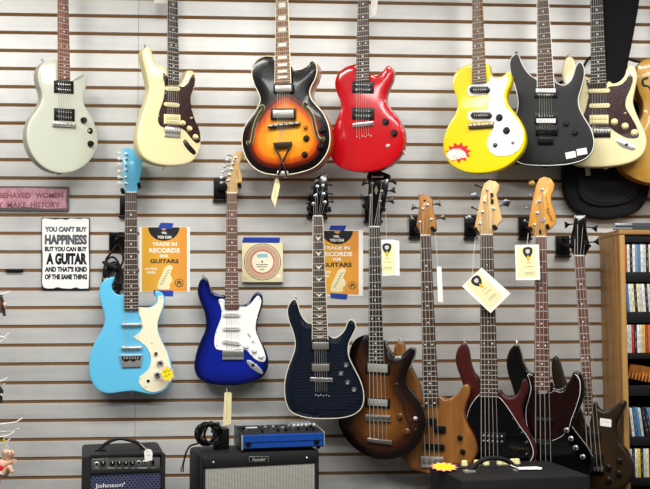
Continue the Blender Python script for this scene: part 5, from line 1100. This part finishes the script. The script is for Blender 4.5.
# white cable tie / tag on the handle's right end
c1 = on_plane(*f.P(452, 157), Vector((0, 0, tt)), Vector((0, 0, 1)))
o = tag(flat('price_tag', [Vector((-.045, -.008)), Vector((.04, -.014)), Vector((.048, 0)), Vector((.03, .012)), Vector((-.04, .012))], .0005, .0015, PAPER), 'small white tag lying beside the handle of the large black amplifier', 'price tag'); o.location = f.loc+f.u*f.uv(452, 150).x-f.n*.14+Vector((0, 0, zt+.008)); o.rotation_euler = (math.radians(14), 0, f.a)
bm = bmesh.new(); tube(bm, spline([(-.042, 0, .002), (-.06, .01, .006), (-.08, .03, .012), (-.095, .03, .02)], 4), .002, 6); put('tag_string', bm, WHITEP, o)

# ------------------------------------------------------------------ bookcase with compact discs
OAK = wood('#80592a', '#a87d42', .5, .1, .06, 40); OAKL = wood('#98733e', '#b88e54', .5, .1, .06, 40)
XL = at(600.6, 300, 0).x; DEP = .235; fr_ = lambda px, py: on_plane(px, py, Vector((0, -DEP, 0)), Vector((0, 1, 0)))
ZT = (at(600, 232.5, 0).z+fr_(624, 232).z)/2; BW = .62; SH = .020; bx0 = XL
root = tag(empty('bookcase', (bx0, -.004, PZ)), 'tall oak bookcase with black shelves at the right edge', 'bookcase'); Hb = ZT-PZ
def bk(name, x0, x1, y0, y1, z0, z1, m, par=root, bev=.001):
    bm = bmesh.new(); box(bm, x0, x1, y0, y1, z0, z1, bev); return put(name, bm, m, par)
bk('side_panel', 0, SH, -DEP+.004, 0, 0, Hb-.018, OAK); bk('side_panel', BW-SH, BW, -DEP+.004, 0, 0, Hb-.018, OAK)
bk('face_strip', 0, SH+.001, -DEP-.001, -DEP+.005, 0, Hb-.018, OAKL); bk('face_strip', BW-SH, BW, -DEP-.001, -DEP+.005, 0, Hb-.018, OAKL)
bk('top_board', -.003, BW+.003, -DEP-.004, 0, Hb-.018, Hb, wood('#8a6434', '#ab8149', .5, .1, .06, 40, 0))
bk('back_panel', SH, BW-SH, -.012, 0, 0, Hb-.018, mat('#1a1816', .8)); BLKS_ = mat('#0a0a0b', .6)
rows = [(272, 282), (312, 323), (353, 359), (386, 396), (437, 446), (478, 486)]; shz = []
bk('shelf_liner', SH, BW-SH, -DEP+.004, -.012, Hb-.05, Hb-.018, BLKS_)
for ya, yb in rows:
    z1, z0 = fr_(628, ya).z-PZ, fr_(628, yb).z-PZ; shz.append(PZ+z1); bk('shelf', SH, BW-SH, -DEP+.006, -.012, min(z0, z1-.012), z1, BLKS_)
lb = bk('shelf_label', .168, .25, -DEP-.0055, -DEP-.004, Hb-.030, Hb+.004, PAPER)
put('label_lettering', text_bm('CD B', .172, Hb-.020, .200, Hb-.008, DEP+.0058, .02), mat('#4a4a52', .6), lb)
ORD = ['first', 'second', 'third', 'fourth', 'fifth', 'sixth', 'seventh', 'eighth', 'ninth', 'tenth', 'eleventh', 'twelfth', 'thirteenth', 'fourteenth', 'fifteenth']
ROWN = ['top shelf', 'second shelf', 'third shelf', '', 'fifth shelf', 'sixth shelf']
CN = {'#c8632e': 'orange', '#e6e6e2': 'white', '#26282c': 'black', '#7d97b8': 'pale blue', '#c9cbc6': 'light grey', '#e4ddb0': 'pale yellow', '#b0322e': 'red', '#d8b83a': 'golden', '#4f7fae': 'blue', '#2e6a8a': 'teal blue', '#8e9a8c': 'grey green', '#d9c9b8': 'beige', '#6a3a3a': 'maroon', '#e0c23a': 'bright yellow'}
def cd(i, row, x, w, z, col, tilt=0, hgt=.113):
    root = tag(empty('compact_disc', (x+w/2, -DEP-.004+.012, z), 0), '%s compact disc spine, %s from the left on the %s of the bookcase' % (CN[col], ORD[i], ROWN[row]), 'compact disc', 'compact discs on the bookcase')
    root.rotation_euler = (0, tilt, 0); root.location.z += abs(math.sin(tilt))*w/2
    bm = bmesh.new(); box(bm, -w/2+.0004, w/2-.0004, 0, .14, .0002, hgt, .0008); c = put('jewel_case', bm, mat(col, .35, 0, .3, .08, 120), root)
    m2 = mat('#77777a', .6) if col not in ('#26282c', '#6a3a3a', '#2e6a8a') else mat('#8c8c88', .6)
    bm = bmesh.new(); rr_ = random.Random(i*7+row); z_ = .02
    while z_ < hgt-.02:
        l_ = .008+rr_.random()*.02; box(bm, -w*.1, w*.1, -.0004, .001, z_, min(z_+l_, hgt-.015)); z_ += l_+.012
    put('spine_print', bm, m2, c)
X0 = bx0+SH+.002
r1 = ['#c8632e', '#e6e6e2', '#26282c', '#e6e6e2', '#7d97b8', '#4f7fae', '#e6e6e2', '#c9cbc6', '#26282c', '#e4ddb0', '#c9cbc6', '#e6e6e2']
r2 = ['#4f7fae', '#e6e6e2', '#e4ddb0', '#26282c', '#e4ddb0', '#c9cbc6', '#e6e6e2', '#26282c', '#c9cbc6', '#b0322e', '#e4ddb0', '#26282c']
r3 = ['#e6e6e2', '#c9cbc6', '#b0322e', '#26282c', '#e6e6e2', '#d9c9b8', '#d8b83a', '#b0322e', '#c8632e', '#26282c', '#e6e6e2', '#6a3a3a']
for row, cols, tl in ((0, r1, 0), (1, r2, -.05), (2, r3, 0)):
    x = X0+(.0005 if not tl else .0072)
    for i, c in enumerate(cols): cd(i, row, x, .0108, shz[row], c, tl); x += .0112
x = X0+.004
for i, c in enumerate(['#e6e6e2', '#2e6a8a', '#4f7fae', '#c9cbc6', '#26282c', '#26282c', '#4f7fae', '#7d97b8', '#26282c', '#4f7fae', '#c9cbc6']):
    tl = (-.10, -.10, -.12, -.12, -.2, -.2, -.22, -.22, -.22, -.22, -.22)[i]; x += (.0125 if i not in (4, 6) else .022 if i == 4 else .0125); cd(i, 4, x, .0108, shz[4], c, tl)
x = X0+.002
for i, c in enumerate(['#c9cbc6', '#26282c', '#e6e6e2', '#e0c23a', '#26282c', '#c9cbc6', '#e4ddb0', '#26282c']): cd(i, 5, x, .0108, shz[5], c); x += .0115
# carved orange wooden box on the fourth shelf
z4 = shz[3]; root = tag(empty('wooden_box', (bx0+.10, -DEP+.09, z4)), 'orange-brown leaning wooden sheet with dark streaks on the fourth bookcase shelf', 'wooden piece')
bm = bmesh.new(); R_ = Matrix.Rotation(.2, 4, 'Y'); box(bm, -.068, .075, -.05, .04, .018, .080, .004)
for v in bm.verts: v.co = R_ @ v.co
zmin = min(v.co.z for v in bm.verts)
for v in bm.verts: v.co.z -= zmin
put('box_body', bm, wood('#b8671f', '#e0923c', .5, .2, .12, 40), root)
bm = bmesh.new(); rr = random.Random(5)
for i in range(10):
    x = -.062+i*.014; l_ = .02+rr.random()*.02
    p = [Vector((x, -.0505, .02)), Vector((x+.009, -.0505, .02)), Vector((x+.005, -.0505, .02+l_))]; bm.faces.new([bm.verts.new((R_ @ q)-Vector((0, 0, zmin))) for q in p])
put('dark_streaks', bm, mat('#2a160a', .7), root)
# dark flat case on top of the bookcase
z_ = ZT; root = tag(empty('flat_bar', (bx0+.2, -.002, z_)), 'flat dark bar with silver end lying along the top of the bookcase', 'bar')
xa, xb = fr_(615.5, 225).x-bx0-.2, .3; xm = fr_(633, 225).x-bx0-.2
bk('bar_body', xm, xb, -DEP+.005, -DEP+.04, 0, .030, mat('#46484c', .5, .2), root, .002)
e_ = bk('silver_end', xa, xm, -DEP+.006, -DEP+.038, .002, .028, mat('#a9b0b6', .35, .6), root, .002); bk('end_groove', xa+.001, xm-.001, -DEP+.005, -DEP+.01, .012, .019, mat('#33363a', .5), e_, 0)

# ------------------------------------------------------------------ black bracket and cable bundle by the sky blue neck
TC9 = (95, 220, 4.44)
a_, b_ = at(109.3, 250.5, 0), at(126.5, 232, 0)
root = tag(empty('wall_bracket', ((a_.x+b_.x)/2, 0, a_.z)), 'glossy black slatwall bracket behind the sky blue guitar neck with cables hung on it', 'bracket'); W = (b_.x-a_.x)/2; H = b_.z-a_.z
bm = bmesh.new(); box(bm, -W, W, -.014, .0008, 0, H, .004); put('bracket_plate', bm, BLACKGLOSS, root)
bm = bmesh.new(); tube(bm, [(.0, -.012, H*.5), (0, -.045, H*.45), (0, -.05, H*.6)], .006, 9); put('bracket_peg', bm, BLKMETAL, root)
f = Frame((115, 275), .024, 0, (115, 303)); root = tag(empty('cable_bundle', f.loc), 'tangled black cable bundle hanging left of the sky blue guitar neck', 'cable')
bm = bmesh.new(); rr = random.Random(4)
tube(bm, spline([f.L(118, 243, 0), f.L(111, 253, .006), f.L(106, 260, .008), f.L(109, 268, .012), f.L(118, 268, .01), f.L(123, 261, .004), f.L(122, 252, 0), f.L(118, 243, -.002)], 6), .0045, 8); put('upper_loop', bm, RUBBER, root)
for k in range(7):
    bm = bmesh.new(); cx_, cy_ = 112+rr.uniform(-2, 3), 278+rr.uniform(-6, 6); w_, h_ = rr.uniform(5, 8.5), rr.uniform(10, 17); sk = rr.uniform(-4, 4)
    pts = [f.L(cx_+w_*math.cos(t*math.pi/6)+sk*math.sin(t*math.pi/6), cy_+h_*math.sin(t*math.pi/6), (k-3)*.0026+.003*math.sin(t*1.3)) for t in range(13)]
    tube(bm, spline(pts, 4), .0042, 7); put('cable_loop', bm, RUBBER, root)
bm = bmesh.new(); tube(bm, [f.L(103, 262, .01), f.L(108, 265, .018), f.L(116, 268, .018), f.L(119, 270, .01)], [.006, .011, .011, .006], 9); put('cable_tie', bm, RUBBER, root)
bm = bmesh.new(); tube(bm, spline([f.L(110, 286, .01), f.L(114, 294, .012), f.L(112, 300, .012)], 4), .004, 7); tube(bm, spline([f.L(116, 286, .012), f.L(119, 295, .014), f.L(120, 301, .014)], 4), .0045, 7); put('loose_end', bm, RUBBER, root)

# ------------------------------------------------------------------ peg rack cut by the left edge, with hung trinkets
XP = at(-14, 400, .22).x; root = tag(empty('peg_rack', (XP, -.22, PZ)), 'white wire peg hooks poking in at the left edge of the photo', 'display rack')
bm = bmesh.new(); box(bm, -.02, .0, -.03, .03, 0, 1.1, .003); put('post', bm, BLKMETAL, root); bm = bmesh.new(); box(bm, -.16, .14, -.14, .14, 0, .012, .003); put('base_plate', bm, BLKMETAL, root)
WIREW = mat('#ecebe8', .3, 0, .3)
def L3(px, py, d): w = at(px, py, d); return Vector((w.x-XP, w.y+.22, w.z-PZ))
for pts, d in (([(-14, 294.5), (0, 293.8), (5.6, 293.4), (10, 291.2)], .22), ([(-14, 338), (0, 336.5), (4.3, 337.2), (9, 333.4)], .23), ([(-14, 343), (0, 341.6), (3, 340.8), (6.5, 337.4)], .21), ([(-14, 381.5), (0, 381), (3, 380.6), (7.6, 378)], .22), ([(-14, 388), (0, 386.2), (2, 385.6), (5, 383.6)], .21),
               ([(-14, 425.5), (0, 424.5), (16, 422.2), (22.6, 418)], .22), ([(-14, 432.5), (0, 431.8), (13.5, 431.4), (19.4, 428.2)], .2), ([(-14, 437.5), (0, 436.8), (7.5, 435.8), (14.5, 431.8)], .24), ([(-14, 445.5), (0, 444.2), (5, 443.2), (10, 439)], .22)):
    bm = bmesh.new(); tube(bm, [L3(*p, d) for p in pts], .0030, 8); put('peg_hook', bm, WIREW, root)
def hung(name, label, cat, d, basepx):
    w = at(*basepx, d); r = tag(empty(name, w), label, cat); return r, (lambda px, py, dd=0: at(px, py, d+dd)-w)
r, q = hung('strap_keychain', 'dark leather strap trinket on the upper peg hook at the left edge', 'keychain', .22, (3, 317))
bm = bmesh.new(); tube(bm, [q(1, 295), q(2.5, 302), q(4.5, 316)], [.004, .007, .006], 8); put('leather_strap', bm, mat('#2e2c26', .6), r)
bm = bmesh.new(); tube(bm, [q(-2, 296), q(0, 304), q(1, 313)], [.006, .011, .008], 8); put('brown_pouch', bm, mat('#5a3d30', .6), r)
bm = bmesh.new(); tube(bm, [q(4, 302.5, .012), q(5, 305, .014), q(5, 308, .012)], [.004, .007, .003], 8); put('pink_charm', bm, mat('#e0b4a4', .5), r)
bm = bmesh.new(); tube(bm, spline([q(1, 297), q(0, 293.2), q(2.5, 292.2), q(3, 296)], 4), .0012, 6); put('key_ring', bm, CHROME, r)
r, q = hung('dark_trinket', 'dark plastic trinket on the middle peg hook at the left edge', 'keychain', .22, (1, 403))
bm = bmesh.new(); tube(bm, [q(-1, 386), q(1.5, 391), q(1, 397), q(.5, 403)], [.005, .008, .006, .008], 8); put('dark_body', bm, mat('#22221f', .5), r)
bm = bmesh.new(); tube(bm, [q(.5, 394, .012), q(3, 396, .012)], [.005, .003], 8); put('pale_charm', bm, mat('#d8d2c6', .5), r)
bm = bmesh.new(); tube(bm, spline([q(0, 387), q(1, 380.4), q(2, 386)], 4), .0012, 6); put('key_ring', bm, CHROME, r)
r, q = hung('yellow_tab', 'small yellow card tab on the lower peg hook at the left edge', 'tag', .215, (2, 444))
bm = bmesh.new(); tube(bm, [q(-4, 439), q(4, 440), q(5, 443)], [.004, .006, .003], 8); put('yellow_card', bm, mat('#e8c81e', .5), r); bm = bmesh.new(); tube(bm, [q(-4, 436, .006), q(3, 438, .006)], .005, 8); put('black_clip', bm, BLACK, r)

# small plastic baby doll, hanging by a loop from the lowest hook
def doll():
    w = at(4, 486, .225); r = tag(empty('baby_doll', w), 'small pink plastic baby doll hanging at the lower left edge', 'doll')
    q = lambda px, py, dd=0: at(px, py, .225+dd)-w
    SK = mat('#e3b79d', .45, 0, 0, .04)
    V = [(q(3, 470), 5.2), (q(3.6, 464), 5.6), (q(4.6, 459.5), 3.2), (q(6.5, 456.5), 5.0), (q(8.6, 453), 7.0), (q(9.2, 449.5), 6.2),       # pelvis, chest, neck, head
         (q(7.5, 462.5, .012), 2.6), (q(11, 462.5, .02), 2.3), (q(13, 460.8, .028), 1.6),                                      # near arm
         (q(6.5, 473, .012), 3.2), (q(9.4, 466, .03), 2.8), (q(11.6, 471.5, .03), 2.0), (q(13.4, 472, .036), 1.6),               # near leg, knee up
         (q(-1, 463), 2.4), (q(-4, 467), 1.9), (q(0, 475), 3.0), (q(-2, 481), 2.4), (q(-1, 486), 1.7)]
    E = [(0, 1), (1, 2), (2, 3), (3, 4), (4, 5), (1, 6), (6, 7), (7, 8), (0, 9), (9, 10), (10, 11), (11, 12), (1, 13), (13, 14), (0, 15), (15, 16), (16, 17)]
    me = bpy.data.meshes.new('doll_body'); me.from_pydata([v for v, _ in V], E, []); o = bpy.data.objects.new('doll_body', me); COL.objects.link(o); o.parent = r; me.materials.append(SK)
    md = o.modifiers.new('skin', 'SKIN'); md.use_smooth_shade = True
    for i, (_, rad) in enumerate(V): me.skin_vertices[0].data[i].radius = (rad*.0040, rad*.0040)
    me.skin_vertices[0].data[0].use_root = True
    o.modifiers.new('sub', 'SUBSURF').levels = 2; o.modifiers['sub'].render_levels = 2
    for (px, py, dd), rad, nm, m in (((11.5, 452.5, .024), .0028, 'eye', mat('#2a2a30', .3)), ((8.0, 452.5, .027), .0028, 'eye', mat('#2a2a30', .3)), ((10, 455, .025), .003, 'nose', SK)):
        t = bmesh.new(); bmesh.ops.create_uvsphere(t, u_segments=10, v_segments=8, radius=rad)
        for v in t.verts: v.co += q(px, py, dd)
        put(nm, t, m, r)
    t = bmesh.new(); tube(t, [q(8.6, 457.2, .021), q(9.8, 457.8, .023), q(11, 457.2, .021)], .0012, 6); put('mouth', t, mat('#b0605a', .4), r)
    for base_pt, tip, nm in (((13, 460.8), (16.6, 459.6), 'finger'), ((13.2, 461.2), (16.9, 461.0), 'finger'), ((13.2, 461.8), (16.6, 462.4), 'finger'), ((13, 462.2), (15.8, 463.6), 'finger'), ((12.4, 460.4), (14.2, 458.4), 'thumb')):
        t = bmesh.new(); a_, b_ = q(*base_pt, .028), q(*tip, .030); tube(t, [a_, (a_+b_)/2+Vector((0, -.001, .0006)), b_], [.0026, .0024, .0014], 7); put(nm, t, SK, r)
    t = bmesh.new(); tube(t, [q(1.5, 464.5), q(2, 467), q(2.2, 470.5)], [.020, .0235, .022], 14); put('red_top', t, mat('#c2222a', .6), r)
    t = bmesh.new(); tube(t, [q(1.6, 470.2), q(1.4, 473.5)], [.0228, .0232], 14); put('white_nappy', t, mat('#ece8e2', .6), r)
    t = bmesh.new(); tube(t, spline([q(7.5, 449), q(5.5, 445.5), q(5, 442.6), q(6.5, 443), q(8.5, 447.5)], 4), .0012, 6); put('hanging_loop', t, mat('#e8e4da', .5), r)
doll()
